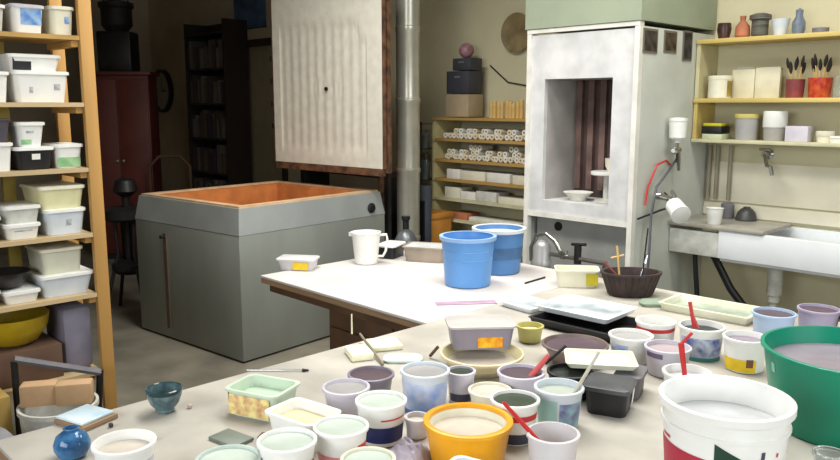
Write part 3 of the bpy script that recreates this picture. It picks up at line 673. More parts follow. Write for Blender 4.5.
# things on floor between shelf and table
def gfl(px, py, z): return G(px, py, z)
bx_, by_ = G(58, 398, .42)
wbk = root('white_bucket', 'white bucket filled with wood blocks on the floor at left', 'bucket', (bx_, by_, 0))
B().lathe([(.11, 0), (.115, .004), (.14, .38), (.147, .382), (.147, .40), (.136, .40), (.11, .012), (0, .01)], 36).obj('bucket_body', WHC, wbk); B().tube([(.148, .0, .37), (.1, .14, .31), (-.1, .14, .31), (-.148, 0, .37)], .003, 6).obj('bail_handle', IRON, wbk)
for i, (dx, dy, z, rz, la) in enumerate(((-.04, -.06, .415, .7, 'left of the two tan wood blocks in the white bucket'), (.05, .055, .415, .9, 'right of the two tan wood blocks in the white bucket'))):
    o = B().box(0, 0, .04, .13, .07, .085, bev=.006).obj('wood_block', CARD, None, (bx_+dx*.9, by_+dy*.9, z-.011), (0, 0, YAW+.25)); tag(o, la, 'block')
x_, y_ = LX+.5, .64
o = root('grey_sack', 'grey white plastic sack on the floor left of the bucket', 'sack', (x_, y_, 0))
b = B(); b.lathe([(.13, 0), (.17, .03), (.18, .2), (.16, .34), (.1, .42), (.05, .45), (0, .455)], 26)
for v in b.bm.verts: v.co += Vector((sin(v.co.z*31+v.co.x*17), cos(v.co.y*23+v.co.z*19), 0))*.008
b.obj('sack_body', mat('sack_plastic', (150, 152, 160), .5, var=.15, scale=10, bump=.4), o)
b = B().tube([(0, 0, .45), (.03, 0, .48), (.05, .02, .5)], .02, 8, .035).obj('tied_neck', GRYP, o)
x_, y_ = G(-2, 368, .5)
cuboid('ochre_box', 'ochre cardboard box on floor at the left frame edge', 'box', mat('ochre_card', (160, 132, 70), .8), LX+.12, .72, 0, .2, .22, .44, .0)
pk_ = root('plank_stand', 'grey plank leaning from the pine shelf towards the floor', 'plank', (LX+.02, .9, 0))
B().tube([(.03, .0, .53), (.06, .33, .4)], .016, 6).obj('plank', GRYP, pk_); B().tube([(.06, .33, .41), (.03, .3, 0)], .014, 6).obj('leg', IRON, pk_); B().tube([(.03, .0, .52), (.02, .0, 0)], .014, 6).obj('leg', IRON, pk_)

# ------------------------------------------------------------------ dark far corner furniture
def on_floor(px, d, z=0):   # point at depth d under a pixel column
    u = (px-420)/FPX*d; return u*cos(YAW)-d*sin(YAW), u*sin(YAW)+d*cos(YAW)
cx_, cy_ = on_floor(127, 7.9)
cab = root('red_cabinet', 'dark red wooden cabinet standing far back at left', 'cabinet', (cx_, cy_, 0), YAW+.12)
B().span(-.3, .3, -.2, .2, .06, 1.84, .006).obj('body', REDW, cab); B().span(-.33, .33, -.23, .22, 1.841, 1.875, .004).obj('cornice', REDW, cab); B().span(-.28, .28, -.18, .18, 0, .06).obj('plinth', IRON, cab)
for s_ in (-1, 1):
    d = B().span(s_*.15-.14, s_*.15+.14, -.215, -.201, .1, 1.8, .004).obj('door', REDW, cab); B().lathe([(.006, 0), (.014, .02), (0, .024)], 12).obj('knob', CHR, d, (s_*.03, -.216, 1.0), (pi/2, 0, 0))
dp = root('dark_lantern', 'black pot shaped lantern on top of the red cabinet', 'lantern', (cx_-.08, cy_+.02, 1.876), YAW)
B().span(-.17, .17, -.13, .13, 0, .4, .02).obj('lower_box', BLK, dp); B().lathe([(.1, .4), (.15, .46), (.15, .62), (.17, .64), (.17, .68), (.1, .7)], 24).obj('pot', IRON, dp); B().tube([(-.14, 0, .66), (-.1, 0, .76), (.1, 0, .76), (.14, 0, .66)], .008, 8).obj('handle', IRON, dp)
# clock
ckx, ckz = onY(164, 91, WY)
ck = root('wall_clock', 'round wall clock with black rim on the far wall', 'clock', (ckx, WY-.002, ckz), (pi/2, 0, 0))
B().lathe([(.27, 0), (.27, .05), (.24, .055), (.235, .02), (0, .02)], 40).obj('clock_rim', BLK, ck); B().lathe([(.234, .0205), (.234, .024)], 40).obj('dial', mat('dial', (150, 150, 140), .5), ck)
B().span(-.006, .006, 0, .16, .025, .028).obj('minute_hand', BLK, ck); B().span(0, .11, -.008, .008, .028, .031).obj('hour_hand', BLK, ck)
# bookcase
bc0 = onY(187, 100, 4.3)[0]; bc1 = onY(226, 100, 4.3)[0]
bc = root('bookcase', 'tall dark bookcase left of the far door', 'bookcase', (bc0, 4.3, 0)); bw = bc1-bc0
BKM = mat('black_brown', (44, 34, 32), .6)
B().span(0, .03, 0, .29, 0, 2.45).obj('side_panel', BKM, bc); B().span(bw-.03, bw, 0, .29, 0, 2.45).obj('side_panel', BKM, bc); B().span(.031, bw-.031, .27, .29, 0, 2.45).obj('back_panel', BKM, bc)
cols = [(70, 60, 60), (96, 88, 84), (60, 50, 66), (84, 70, 54), (110, 106, 100)]
bkm = [mat('book%d' % i, c_, .6) for i, c_ in enumerate(cols)]
for k in range(7):
    z = .05+k*.38; B().span(.031, bw-.031, 0, .269, z-.025, z).obj('shelf_board', BKM, bc)
    if k == 6: continue
    x = .05
    while x < bw-.12:
        t_ = random.uniform(.03, .06); hh = random.uniform(.2, .31)
        o = B().span(0, t_-.002, 0, .18, 0, hh).obj('book', random.choice(bkm), None, (bc0+x, 4.31, z+.0005))
        tag(o, 'dark book standing on a shelf of the tall dark bookcase', 'book', 'books in the dark bookcase'); x += t_ + (random.random() < .15)*.06
# blue poster
pxx, pzz = onY(249, 10, WY)
pr = root('blue_poster', 'dark blue poster on the wall above the far door', 'poster', (pxx, WY-.006, pzz))
B().span(-.3, .33, 0, .004, -.19, .3).obj('poster_sheet', mat('blue_poster', (76, 108, 148), .5, var=.3, scale=4), pr); B().span(-.31, .34, -.004, .005, -.2, -.19).obj('poster_rail', IRON, pr)
# dark stool/gas burner gear near kiln left
stx, sty = on_floor(124, 5.7)
st = root('dark_machine_stand', 'dark iron machine stand between the shelf and kiln', 'stand', (stx, sty, 0), YAW)
for a, c_ in ((-.12, -.12), (.12, -.12), (-.12, .12), (.12, .12)): B().tube([(a*1.3, c_*1.3, 0), (a*.5, c_*.5, .45), (a*.6, c_*.6, .75)], .014, 8).obj('leg', IRON, st)
B().lathe([(.14, .7), (.16, .72), (.16, .78), (.1, .8)], 24).obj('seat', IRON, st); B().lathe([(.1, .3), (.13, .33), (.13, .37), (.08, .4)], 24).obj('flywheel', IRON, st)
B().tube([(0, 0, .3), (0, 0, .95)], .03, 10).obj('column', IRON, st); B().lathe([(.04, .88), (.09, .92), (.07, 1.0), (.02, 1.02)], 18).obj('motor', BLK, st)
# curved chair back and vase by wall
chx, chy = on_floor(172, 7.4)
ch = root('wooden_chair', 'dark chair with curved back rail far behind the kiln', 'chair', (chx, chy, 0), YAW+.4)
for a in (-.19, .19):
    for c_ in (-.19, .19): B().tube([(a, c_, 0), (a, c_, .44)], .016, 8).obj('leg', DWOOD, ch)
B().span(-.21, .21, -.21, .21, .441, .47, .006).obj('seat', DWOOD, ch); B().tube([(-.19, .19, .47), (-.19, .22, .95), (-.1, .23, 1.05), (.1, .23, 1.05), (.19, .22, .95), (.19, .19, .47)], .016, 8).obj('back_rail', DWOOD, ch)

# ------------------------------------------------------------------ things on the tables
T0 = TZ+.0006
def facing(x, y): return atan2(-y, -x)
BLUEF = mat('blue_floral_label', (196, 206, 224), .45, col2=(88, 104, 168), scale=38)
TEALF = mat('teal_purple_label', (150, 190, 196), .45, col2=(112, 96, 160), scale=34)
NAVY = mat('navy_print', (38, 44, 104), .45, var=.1)
REDB = mat('red_print', (206, 52, 56), .45, var=.08)
PINKB = mat('pink_print', (226, 140, 140), .5, var=.1)
BLUP = mat('soft_blue_print', (128, 158, 216), .5, col2=(206, 214, 232), scale=16)
DGRN = mat('dark_green_print', (28, 62, 48), .45, var=.05)
DKP = mat('dark_print', (66, 66, 84), .5)
FLOW = mat('flower_print', (240, 226, 150), .5, col2=(200, 150, 110), scale=48)
def rtub(px, py, wpx, h, label, body=WH, glaze=g_grey, fill=.72, k=.82, bands=(), lip=.0035, name='glaze_tub', cat='tub', base=T0, group=None, t=.003, liph=.008, collar=0, dx=0, dy=0, rim=None, at=None):
    if at: x, y, R = at
    else:
        x, y = G(px, py, base+h); R = .5*wpx*depth(x, y, base+h)/FPX
    x += dx; y += dy
    r = root(name, label, cat, (x, y, base), 0, group); Ri = R-lip; rb = Ri*k
    rf = lambda z: rb+(Ri-rb)*z/h
    prof = [(rb-.004, 0), (rb, .003)]
    if collar: prof += [(rf(h-collar), h-collar), (rf(h-collar)+lip*.7, h-collar+.001), (rf(h-collar)+lip*.7, h-collar+.006), (rf(h-collar+.007), h-collar+.007)]
    prof += [(rf(h-liph), h-liph)]
    if not rim: prof += [(R, h-liph+.001), (R, h-.001), (R-.0015, h), (Ri-t, h), (rf(h*.5)-t, h*.5), (rb-t, .006), (0, .005)]
    else: prof += [(rf(h-liph)-t, h-liph), (rf(h*.5)-t, h*.5), (rb-t, .006), (0, .005)]
    B().lathe(prof, 44).obj('tub_body', body, r)
    if rim: B().lathe([(Ri-t, h-liph+.0003), (R, h-liph+.0003), (R, h-.001), (R-.0015, h), (Ri-t, h), (Ri-t, h-liph+.0003)], 44, c0=False, c1=False).obj('rim', rim, r)
    if glaze:
        zf = h*fill; rr = rf(zf)-t-.0006
        B().lathe([(rr, zf-.006), (rr, zf), (rr*.6, zf-.0015), (0, zf-.002)], 36).obj('glaze', glaze, r)
    fa = facing(x, y)
    for bd in bands:
        m_, z0_, z1_, a0, a1 = bd[:5]
        zb = (lambda a, q=z0_: q*h) if not callable(z0_) else (lambda a, q=z0_: q((a-fa))*h)
        zt_ = (lambda a, q=z1_: q*h) if not callable(z1_) else (lambda a, q=z1_: q((a-fa))*h)
        B().strip(fa+a0, fa+a1, 28, zb, zt_, rf).obj('label', m_, r)
    return r
# NOTE angles: positive turns to the right-hand side seen from the viewer is positive anticlockwise
F1 = (-1.5, 1.5)
bb = rtub(726, 396, 129, .205, 'big white bucket with red band and green triangle mark', WH, g_white, .74, .86, lip=.006, name='white_bucket', cat='bucket', liph=.016, collar=.05,
    bands=[(mat('crimson_print', (176, 40, 64), .45, var=.06), 0, lambda a: .60-.03*(a+1.5), -1.5, -.18), (DGRN, .02, lambda a: .74-.30*(a+.12), -.12, .5), (mat('leaf_mark', (196, 214, 186), .5), .05, lambda a: max(.06, .60-.9*abs(a-.16)), .04, .34), (DKP, .52, .68, .62, .69), (REDB, .62, .65, -1.25, -.98), (REDB, .6, .64, .95, 1.0)])
rtub(852, 349, 168, .195, 'large green plastic basin at the right frame edge', GREEN, g_mauve, .78, .84, lip=.006, name='green_basin', cat='basin', liph=.007, bands=[(mat('pale_mark', (150, 200, 186), .5), .72, .84, -1.05, -.97)])  # thin pale upright mark towards the basin's left side
rtub(656, 320, 40, .10, 'white lidded tub with red band at back of the work table', WH, None, .9, .9, bands=[(REDB, .72, .84, -1.57, 1.57)])
lidt = bpy.data.objects[-1] if False else None
rtub(631, 334, 44, .085, 'white tub with blue label left of the red banded tub', WH, g_grey, .88, .84, bands=[(BLUP, .2, .75, -1.2, -.1)])
rtub(668, 346, 46, .082, 'lilac grey translucent tub between the two red handled tubs', LIL, g_pink, .85, .86, bands=[(mat('mauve_print', (120, 98, 130), .5), .7, .88, -1.2, -.2)])
t6 = rtub(702, 325, 45, .1, 'white tub with blue and green flowered label holding red scissors', WH, g_dark, .82, .88, bands=[(BLUEF, .12, .72, -1.1, 1.2), (mat('teal_print', (60, 140, 140), .5), .0, .12, -1.3, 1.3)])
rtub(746, 336, 44, .1, 'white tub with yellow label just left of the green basin', WH, g_mauve, .84, .86, bands=[(YEL, .05, .42, -1.3, .6), (mat('brown_print', (120, 76, 60), .5), .2, .45, .1, .45)])
rtub(774, 312, 42, .085, 'light blue tub with dark content behind the green basin', mat('sky_plastic', (172, 192, 220), .4, var=.08), g_plum, .9, .88)
rtub(819, 308, 40, .09, 'lilac tub right of the light blue one by frame edge', mat('lilac_plastic', (170, 160, 184), .4, var=.08), g_plum, .9, .88)
t10 = rtub(687, 371, 48, .1, 'white tub with red handled brush just behind the big bucket', WH, g_white, .8, .84)
rtub(856, 318, 30, .07, 'black tub beside lilac tub at the right frame edge', BLK, g_dark, .8, .85)
t13 = rtub(559, 386, 50, .1, 'white tub with teal and purple label holding a wooden stick', WHB, g_sage, .84, .84, bands=[(TEALF, .08, .74, .05, 1.25), (mat('mint_print', (170, 208, 204), .5), .08, .8, -1.2, -.05)])
t14 = rtub(521, 371, 48, .078, 'white tub with plum coloured glaze and faded red brush', LIL, g_plum, .9, .84)
t15 = rtub(515, 398, 50, .1, 'white tub with red stripe and dark green glaze', WH, g_green, .93, .82, bands=[(REDB, .6, .74, -.4, 1.4), (DKP, .05, .3, -1, 1)])
t16 = rtub(553, 432, 54, .105, 'clear plastic cup at the bottom edge of the photo', CLR, g_beige, .25, .86, name='clear_cup', cat='cup', bands=[(mat('lilac_mark', (180, 180, 224), .5), .2, .55, -.5, .2)])
rtub(570, 370, 46, .072, 'black tub filled with black glaze behind the stick tub', BLK, g_dark, .86, .86)
rtub(468, 419, 90, .095, 'orange wide tub with white lining and pale glaze', WHY, g_beige, .72, .84, lip=.004, t=.009, liph=.009, rim=ORNG, bands=[(ORNG, .0, .9, -3.1416, 3.1416)])
rtub(425, 369, 50, .11, 'tall white tub with pale blue lower half', WHB, g_grey, .93, .86, bands=[(BLUP, .15, .8, -1.5, 1.5), (mat('denim_print', (84, 112, 166), .5, var=.2), .0, .15, -1.5, 1.5)])
rtub(371, 373, 47, .065, 'grey clear tub with dark plum glaze', mat('smoky_plastic', (150, 142, 156), .35, var=.15), g_plum, .9, .84)
rtub(346, 386, 48, .075, 'translucent grey white tub left of the plum glaze tub', LIL, g_grey, .9, .8)
rtub(381, 399, 52, .10, 'white tub with navy lower band and thin red stripe', WH, g_mint, .93, .84, bands=[(NAVY, .12, .5, -1.5, 1.5), (REDB, .66, .70, .0, 1.3)])
rtub(341, 425, 56, .1, 'white tub with pale green glaze and red mark', WH, g_mint, .94, .82, bands=[(PINKB, .0, .5, -1.4, .2), (REDB, .55, .7, .7, 1.4)])
rtub(287, 439, 60, .1, 'white tub with blue and red band near ivory tray', WH, g_mint, .92, .82, bands=[(NAVY, .2, .52, -.3, 1.5), (REDB, .53, .62, .4, 1.5)])
rtub(368, 458, 56, .09, 'white tub with pale mint glaze cut by the bottom edge', WHY, g_mint, .94, .84)
rtub(124, 441, 62, .10, 'white tub with blue label patch beside the blue vase', WH, g_beige, .8, .82, bands=[(mat('cyan_print', (96, 176, 222), .4), .2, .78, -1.0, .0), (LIL, .1, .7, .1, 1.4)])
rtub(228, 458, 66, .075, 'pale mint translucent tub at the bottom edge', mat('mint_plastic', (206, 220, 212), .35), g_mint, .92, .84)
rtub(490, 389, 44, .06, 'low ivory tub behind the orange tub', WHY, g_beige, .9, .84)
rtub(461, 370, 30, .085, 'small lilac tub with dark content behind the orange tub', LIL, g_green, .93, .86, bands=[(DKP, .1, .35, -1, 1)])
rtub(417, 416, 26, .05, 'small clear brown jar between navy tub and orange tub', CLR, g_beige, .8, .9, name='small_jar', cat='jar')
rtub(830, 452, 32, .06, 'clear glass jar at the bottom right corner', CLG, None, .8, .9, name='glass_jar', cat='jar')
rtub(575, 343, 66, .06, 'wide shallow dark bowl with plum glaze behind papers', mat('brown_grey_bowl', (126, 110, 104), .4, var=.2), g_plum, .86, .7, name='wide_bowl', cat='bowl')
rtub(482, 352, 84, .05, 'wide cream bowl under the grey tub with yellow label', mat('cream_bowl', (222, 210, 168), .4, var=.08), g_beige, .5, .74, name='cream_bowl', cat='bowl')
rtub(530, 325, 28, .055, 'small yellowish tub beside the grey tub with label', mat('yellowish_bowl', (190, 184, 112), .4), g_yel, .7, .84)

# handmade bowl and vase
x, y = G(164, 388, T0+.062)
hb = root('ceramic_bowl', 'small teal glazed ceramic bowl alone on the table', 'bowl', (x, y, T0))
B().lathe([(.021, 0), (.024, .004), (.024, .01), (.036, .025), (.043, .045), (.044, .062), (.040, .062), (.039, .046), (.03, .022), (0, .016)], 40).obj('bowl_body', TEAL, hb)
B().lathe([(.0442, .053), (.0455, .056), (.0455, .062), (.042, .064), (.0395, .062)], 40, c0=False, c1=False).obj('bowl_rim', TEALD, hb)
x, y = G(72, 444, T0+.03)
vs = root('blue_vase', 'small round glossy blue vase at the table corner', 'vase', (x, y, T0))
B().lathe([(.018, 0), (.03, .006), (.038, .022), (.0385, .034), (.032, .05), (.02, .059), (.015, .062), (.017, .068), (.0135, .068), (.012, .06), (.0, .05)], 40).obj('vase_body', BGLZ, vs)

# rectangular tubs
def px_tub(cpx, cpy, h, sx, sy, label, body, rz=0, base=T0, **k):
    x, y = G(cpx, cpy, base+h)
    return rect_tub(k.pop('name', 'plastic_tub'), label, k.pop('cat', 'tub'), body, sx, sy, h, (x, y, base), rz, **k)
gt = px_tub(263, 385, .07, .16, .125, 'pale green lined rectangular tub with flowered yellow label', mat('pale_green_plastic', (206, 222, 200), .35), radians(22), content=g_pale, fill=.6, k=.88)
for sgn in (1,):
    B().box(-.002, -.0595, .033, .12, .001, .05, rx=radians(-4)).obj('label', FLOW, gt)
    B().box(-.0765, 0, .033, .001, .085, .05, ry=radians(-4)).obj('label', FLOW, gt)
px_tub(303, 411, .075, .155, .115, 'white rectangular tub of pale yellow glaze', WH, radians(10), content=g_yel, fill=.7, k=.86)
x, y = G(480, 322, T0+.12)
gl = rect_tub('plastic_tub', 'grey rectangular tub with translucent lid and yellow label', 'tub', mat('grey_clear_tub', (138, 132, 146), .35, var=.1), .205, .135, .074, (x, y, T0+.0512), YAW+.08, lid=mat('frosted_lid', (196, 190, 186), .4), k=.9, lidh=.008)
B().box(.022, -.0588, .032, .075, .001, .05, rx=radians(-5)).obj('yellow_label', mat('yellow_orange_label', (236, 192, 30), .5, col2=(220, 130, 20), scale=60), gl)
ct = px_tub(298, 257, .055, .19, .12, 'clear rectangular tub with yellow label on far table corner', CLR, YAW-.15, lid=CLR, k=.9, lidh=.01)
B().box(.028, -.0565, .022, .075, .001, .036, rx=radians(-4)).obj('yellow_label', YEL, ct)
B().rbox([(.07, .04, .0), (.07, .04, .03)], .01).obj('contents', g_pink, ct, (0, 0, .001))
px_tub(427, 245, .075, .22, .16, 'beige rectangular tub of white slip near blue buckets', mat('dirty_beige_tub', (168, 154, 138), .5, var=.15), YAW-.3, content=g_white, fill=.97, k=.9)
bt = px_tub(391, 243, .07, .11, .16, 'black box with white lid behind the white jug', BLK, .4, lid=WH, k=.94, lidh=.01)
wt = px_tub(577, 268, .075, .19, .12, 'white rectangular tub with yellow end label before booth base', WHY, YAW-.12, content=g_cream, fill=.7, k=.92)
B().box(.06, -.0565, .036, .05, .001, .05, rx=radians(-3)).obj('yellow_label', mat('olive_yellow', (196, 184, 40), .5, var=.2), wt)
# clustered bottom containers: white rectangular tray
px_tub(480, 477, .07, .17, .13, 'white rectangular tray with lilac inside at bottom edge', WHB, radians(14), content=mat('lilac_water', (200, 196, 214), .3), fill=.35, k=.9)

# blue buckets
def blue_bucket(px, py, wpx, h, label, m, m2=None, rim=None, content=None):
    x, y = G(px, py, T0+h); R = .5*wpx*depth(x, y, T0+h)/FPX
    r = root('blue_bucket', label, 'bucket', (x, y, T0)); ri = R-.006; rb = ri*.86
    rf = lambda z: rb+(ri-rb)*z/h
    B().lathe([(rb-.006, 0), (rb, .004), (rf(h-.012), h-.012), (R, h-.012), (R+.001, h-.001), (R-.002, h), (ri-.004, h), (rb-.004, .008), (0, .008)], 48).obj('bucket_body', m, r)
    if rim: B().lathe([(ri-.0045, h-.0005), (R+.002, h-.012), (R+.003, h+.003), (ri-.006, h+.003), (ri-.0045, h-.0005)], 48, c0=False, c1=False).obj('bucket_rim', rim, r)
    if m2: B().strip(0, 2*pi, 60, lambda a: h*.35, lambda a: h*.62, rf).obj('dirt_band', m2, r)
    if content: B().lathe([(rf(h*.8)-.005, h*.89), (rf(h*.9)-.006, h*.9), (0, h*.9)], 40).obj('contents', content, r)
    for k, q in enumerate((h*.55, h*.72)) if not m2 else (): B().lathe([(rf(q), q), (rf(q)+.0015, q+.002), (rf(q), q+.004)], 48, c0=False, c1=False).obj('rib', m, r)
    return r
blue_bucket(468, 236, 56, .212, 'light blue plastic bucket in front of the other blue one', BLUE, None, mat('pale_blue_rim', (150, 186, 230), .35))
blue_bucket(499, 228, 53, .205, 'darker blue bucket with white rim behind the light one', BLUE2, BLUED, mat('white_rim', (220, 226, 230), .4), g_white)
# white jug
x, y = G(366, 233, T0+.15)
jg = root('white_jug', 'white plastic measuring jug with handle on the far table', 'jug', (x, y, T0), YAW)
B().lathe([(.052, 0), (.056, .004), (.07, .15), (.0735, .152), (.0735, .156), (.068, .156), (.053, .008), (0, .007)], 40).obj('jug_body', WH, jg)
B().tube([(.062, 0, .14), (.1, 0, .142), (.104, 0, .12), (.096, 0, .06), (.082, 0, .035), (.056, 0, .035)], .0065, 10).obj('handle', WH, jg)
B().prism([(-.085, 0), (-.066, .016), (-.066, -.016)], .135, .155).obj('spout', WH, jg)

# basket with tools
x, y = G(631, 272, T0+.095); R = .1
bs = root('brown_basket', 'dark brown oval basket of tools at the table back', 'basket', (x, y, T0), YAW)
BSK = mat('dark_basket', (62, 48, 46), .55, var=.2, scale=30, bump=.3)
B().lathe([(.085, 0), (.09, .004), (.118, .088), (.126, .09), (.126, .098), (.112, .098), (.084, .008), (0, .008)], 40, sy=.72).obj('basket_body', BSK, bs)
for k in range(26):
    a = 2*pi*k/26; B().tube([(.09*cos(a), .09*.72*sin(a), .006), (.118*cos(a), .118*.72*sin(a), .087)], .003, 6).obj('rib', BSK, bs)
def tool(name, label, cat, base, tip, r, m, r1=None, head=None, group=None):
    b0 = Vector(base); d = Vector(tip)-b0
    o = root(name, label, cat, base, 0, group)
    B().tube([(0, 0, 0), d*.5, d], r, 10, r1).obj('handle', m, o)
    if head:
        hm, hr, hl = head; n = d.normalized()
        B().tube([d-n*.005, d+n*hl*.4, d+n*hl], hr, 10, hr*.5).obj('tool_head', hm, o)
    return o
def P(px, py, like):     # the point under a pixel at the same depth as a given spot
    dpt = depth(*like); d = raydir(px, py); q = depth(d[0], d[1], d[2]+CAM_H)
    return Vector((d[0]*dpt/q, d[1]*dpt/q, CAM_H+d[2]*dpt/q))
x, y = bs.location.x, bs.location.y
tool('wooden_stick', 'yellow wooden crossed stick standing in the brown basket', 'stick', P(620, 285, (x, y, .85)), P(617, 246, (x, y, .9)), .0045, WOODS)
tool('wooden_stick', 'short yellow stick across the upright one in basket', 'stick', P(611, 258, (x, y, .85)), P(624, 255, (x, y, .9)), .004, WOODS)
tool('metal_spatula', 'grey metal spatula standing at the right of brown basket', 'spatula', P(637, 288, (x, y, .85)), P(645, 262, (x, y, .9)), .0035, CHR, None, (CHR, .01, .03))
tool('dark_brush', 'dark brush leaning steeply out of the brown basket', 'brush', P(641, 286, (x, y, .85)), P(648, 228, (x, y, 1.0)), .003, IRON)
tool('knife', 'reddish handled knife leaning left in the brown basket', 'knife', P(625, 284, (x, y, .85)), P(604, 262, (x, y, .85)), .005, mat('rosewood', (140, 70, 62), .5))

# handled tools in tubs
def intub(t, h, fx=0, fy=0): return Vector((t.location.x+fx, t.location.y+fy, t.location.z+h))
def lean(name, label, cat, t, px0, py0, px1, py1, r, m, r1=None, head=None):
    L = (t.location.x, t.location.y, t.location.z+.08)
    return tool(name, label, cat, P(px0, py0, L), P(px1, py1, L), r, m, r1, head)
lean('red_brush', 'red handled brush standing in tub behind the big bucket', 'brush', t10, 685, 378, 681, 343, .006, REDP, .008)
lean('red_brush', 'thin red handle crossing the upright brush behind big bucket', 'handle', t10, 680, 345, 692, 333, .004, REDP)
lean('red_scissors', 'red scissor handles sticking up from the flowered tub', 'scissors', t6, 694, 328, 690, 302, .005, REDP, .006)
lean('red_scissors', 'dull red brush handle beside scissors in the flowered tub', 'brush', t6, 698, 328, 691, 312, .005, PINKP)
lean('red_brush', 'faded red brush leaning right out of plum glaze tub', 'brush', t14, 531, 377, 549, 355, .009, PINKP, .006)
lean('dark_brush_tip', 'thin dark brush leaning right above the plum glaze tub', 'brush', t14, 545, 364, 566, 346, .004, IRON)
lean('wooden_stick', 'pale wooden stirring stick leaning out of teal labelled tub', 'stick', t13, 574, 394, 599, 352, .005, mat('pale_grey_wood', (196, 192, 176), .6), .004)
lean('red_spatula', 'red spatula leaning from striped tub towards clear cup', 'spatula', t16, 542, 445, 503, 402, .0055, REDP, .004)

# sticks and foam blocks at the table's left edge
fx_, fy_ = G(359, 350, T0+.02)
cuboid('foam_block', 'cream ribbed foam block, left of two near table edge', 'block', CREAM, fx_, fy_, T0, .07, .1, .022, YAW+1.9-1.57)
fx_, fy_ = G(384, 342, T0+.015)
cuboid('foam_block', 'cream flat foam block, right of two near table edge', 'block', CREAM, fx_, fy_, T0, .1, .1, .016, YAW+.3)
x, y = G(372, 352, T0+.03)
o = tool('modelling_stick', 'grey modelling stick lying across the two foam blocks', 'stick', (*G(360, 334, T0+.027), T0+.0275), (*G(383, 364, T0+.006), T0+.0045), .004, mat('grey_wood', (130, 122, 104), .6))
fx_, fy_ = G(352, 334, T0+.03)
tool('white_candle_stick', 'thin white stick standing up beside left foam block', 'stick', (*G(352, 340, T0+.002), T0+.023), (*G(352, 340, T0+.002), T0+.09), .003, CREAM, .002)
fx_, fy_ = G(403, 357, T0+.01)
o = B().rbox([(.055, .03, 0), (.06, .034, .008), (.05, .027, .014)], .02).obj('mint_sponge', mat('mint_cloth', (206, 224, 210), .8, bump=.2), None, (fx_, fy_, T0), YAW); tag(o, 'pale mint sponge lying beside the foam blocks', 'sponge')
tool('short_brush', 'short brown brush leaning beside the tall blue tub', 'brush', (*G(430, 358, T0), T0+.006), (*G(438, 350, T0+.03), T0+.04), .005, mat('dark_brown_handle', (90, 70, 50), .5))
tool('needle_tool', 'thin needle tool with dark end behind green tub', 'tool', (*G(247, 371, T0), T0+.003), (*G(304, 371.5, T0), T0+.004), .0022, CHR, None, (IRON, .005, .014))
# tile on wood near the table corner
x, y = G(86, 415, T0+.015)
tl = root('test_tile_board', 'white and blue tile on brown board near table corner', 'tile', (x, y, T0), radians(18))
B().span(-.055, .055, -.05, .05, 0, .012, .002).obj('wood_board', EDGE, tl); B().span(-.052, .045, -.046, .046, .0122, .019, .002).obj('tile', mat('bluish_tile', (214, 226, 230), .2, col2=(176, 200, 214), scale=9), tl)
for i, (px, py, la) in enumerate(((111, 427, 'small dark clay crumb beside the tile board'), (153, 441, 'small dark clay crumb right of blue labelled tub'), (190, 408, 'small pinkish bit right of the teal bowl'))):  # two dark bits and a pinkish one on the tabletop
    x, y = G(px, py, T0); o = B().box(0, 0, .005, .012, .01, .01, bev=.003).obj('small_bit', mat('crumb%d' % i, ((70, 60, 60), (60, 60, 62), (200, 176, 164))[i], .8), None, (x, y, T0), i); tag(o, la, 'crumb')
x, y = G(231, 436, T0+.01)
o = B().box(0, 0, .004, .09, .06, .008, rz=.0, bev=.002).obj('green_shard', mat('grey_green_slate', (128, 138, 126), .5, var=.15), None, (x, y, T0), radians(10)); tag(o, 'flat grey green slate piece left of white tub', 'slate')
x, y = G(255, 439, T0+.01)
o = B().box(0, 0, .005, .03, .03, .01, rz=.0, bev=.003).obj('brown_shard', mat('brown_chip', (98, 72, 60), .6), None, (x-.004, y+.03, T0), .6); tag(o, 'small brown chip beside the grey green slate', 'chip')

# crumpled clear bag
x, y = G(408, 437, T0+.05)
b = B(); n = 22
random.seed(3)
ph = [(random.uniform(8, 60), random.uniform(8, 60), random.uniform(0, 6)) for _ in range(9)]
def bagz(u, v):
    e = max(0, 1-(abs(u*2-1))**3)*max(0, 1-(abs(v*2-1))**3)
    return e*(.034+.005*sum(sin(a*u*.6+c_*v*.6+p) for a, c_, p in ph)/2.2)
for top_ in (1, 0):
    g_ = [[b.bm.verts.new(((i/n-.5)*.10, (j/n-.5)*.09, max(.0012, bagz(i/n, j/n)) if top_ else .0)) for j in range(n+1)] for i in range(n+1)]
    for i in range(n):
        for j in range(n): b.bm.faces.new((g_[i][j], g_[i+1][j], g_[i+1][j+1], g_[i][j+1]))
    if top_: gt_ = g_
    else:
        gb_ = g_
for seq in ([(i, 0) for i in range(n+1)], [(n, j) for j in range(n+1)], [(i, n) for i in range(n, -1, -1)], [(0, j) for j in range(n, -1, -1)]):
    for p, q in zip(seq, seq[1:]): b.bm.faces.new((gt_[p[0]][p[1]], gb_[p[0]][p[1]], gb_[q[0]][q[1]], gt_[q[0]][q[1]]))
o = b.obj('plastic_bag', mat('crumpled_plastic', (196, 188, 204), .25, var=.2, scale=12), None, (x, y, T0), radians(20), sharp=25); tag(o, 'crumpled lilac plastic bag between tubs at bottom', 'bag')

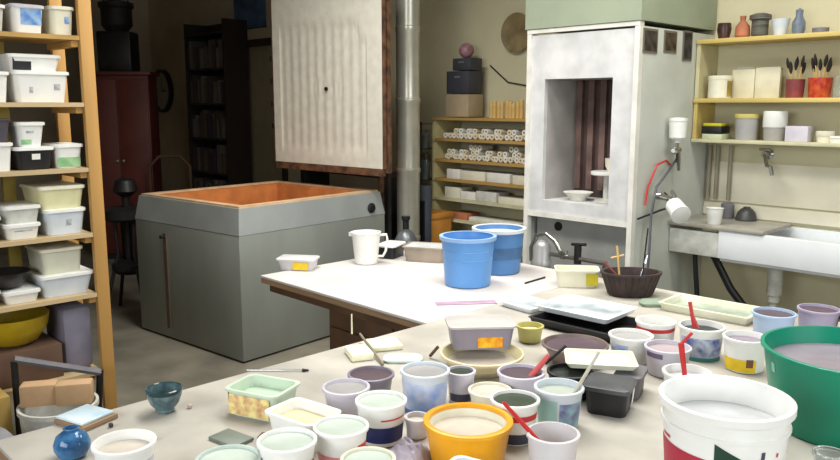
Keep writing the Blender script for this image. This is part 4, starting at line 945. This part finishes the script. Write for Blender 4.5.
# trays, papers at the middle back
def tray(name, label, cpx, cpy, sx, sy, h, m, rz, z=T0, rim=.012, inner=None, hole=None):
    x, y = G(cpx, cpy, z+h); r = root(name, label, 'tray', (x, y, z), rz)
    hx, hy = sx/2, sy/2
    B().rbox([(hx-.012, hy-.012, 0), (hx-.004, hy-.004, h-.002), (hx, hy, h-.002), (hx, hy, h), (hx-rim, hy-rim, h), (hx-rim-.006, hy-rim-.006, .004)], .012).obj('tray_body', m, r)
    if inner: B().rbox([(hx-rim-.008, hy-rim-.008, .0045), (hx-rim-.008, hy-rim-.008, .008)], .01).obj('tray_contents', inner, r)
    return r
ICE = mat('ice_blue_plastic', (228, 234, 236), .3, var=.08, scale=10)
ICE2 = mat('pool_blue', (212, 224, 230), .3, var=.3, scale=7)
tray('black_tray', 'black tray under the white one at the table middle', 590, 319, .36, .25, .03, BLK, YAW-.75)
tray('white_tray', 'large white blue tray lying on the black tray', 586, 306, .30, .23, .02, ICE, YAW-.75, z=T0+.0305, inner=ICE2)
tray('white_tray', 'smaller white blue tray left of the large one', 528, 302, .17, .15, .02, ICE, YAW-.9, inner=ICE2)
x, y = G(466, 303, T0)
o = B().box(0, 0, .0012, .24, .05, .002).obj('lilac_cloth_strip', mat('lilac_cloth', (176, 150, 172), .8, var=.15), None, (x, y, T0), YAW+.12); tag(o, 'lilac cloth strip lying where the two tables meet', 'cloth')
tool('pencil', 'short dark pencil lying before the metal tap', 'pencil', (*G(525, 284, T0), T0+.004), (*G(545, 278, T0), T0+.004), .0035, IRON)
# papers on black tub and grey tub right of centre
x, y = G(597, 380, T0+.07)
bk2 = rect_tub('black_tub', 'black rectangular tub right of the teal labelled tub', 'tub', BLK, .12, .12, .075, (x+.035, y+.005, T0), radians(20), lid=mat('greyish_black_lid', (84, 86, 90), .4, var=.2), k=.9)
B().box(.0545, .028, .04, .001, .02, .05, ry=radians(5)).obj('white_label', WH, bk2)
x2, y2 = G(627, 374, T0+.06)
rect_tub('grey_tub', 'dull grey rectangular tub right of the black one', 'tub', mat('dull_grey_tub', (112, 106, 112), .5, var=.15), .075, .12, .066, (x2+.0, y2+.02, T0), radians(20), lid=GRYP, k=.92)
x, y = G(600, 357, T0+.09)
nb = root('paper_tray', 'pale yellow edged tray of white papers on black tub', 'tray', (x, y, T0+.0757), radians(38))
B().rbox([(.085, .06, 0), (.095, .068, .014), (.089, .062, .014), (.083, .056, .004)], .01).obj('tray_body', mat('yellowish_tray', (222, 224, 200), .5), nb)
B().span(-.075, .075, -.05, .05, .0045, .008).obj('paper', PAPER, nb)
# trays at right back
x, y = G(720, 307, T0+.02)
tray('cream_tray', 'long cream and green tray at the right back of table', 712, 305, .34, .2, .03, mat('cream_green_tray', (226, 224, 206), .4, col2=(206, 208, 180), scale=7), YAW-.75, inner=mat('greenish_slip', (176, 188, 170), .3, var=.2, scale=9))
x, y = G(668, 303, T0+.02)
o = B().rbox([(.05, .03, 0), (.055, .034, .012), (.046, .027, .02)], .02).obj('green_cloth', mat('green_cloth_mat', (150, 168, 146), .8, var=.15, bump=.3), None, (x-.06, y+.0, T0), YAW); tag(o, 'folded grey green cloth behind the red banded tub', 'cloth')
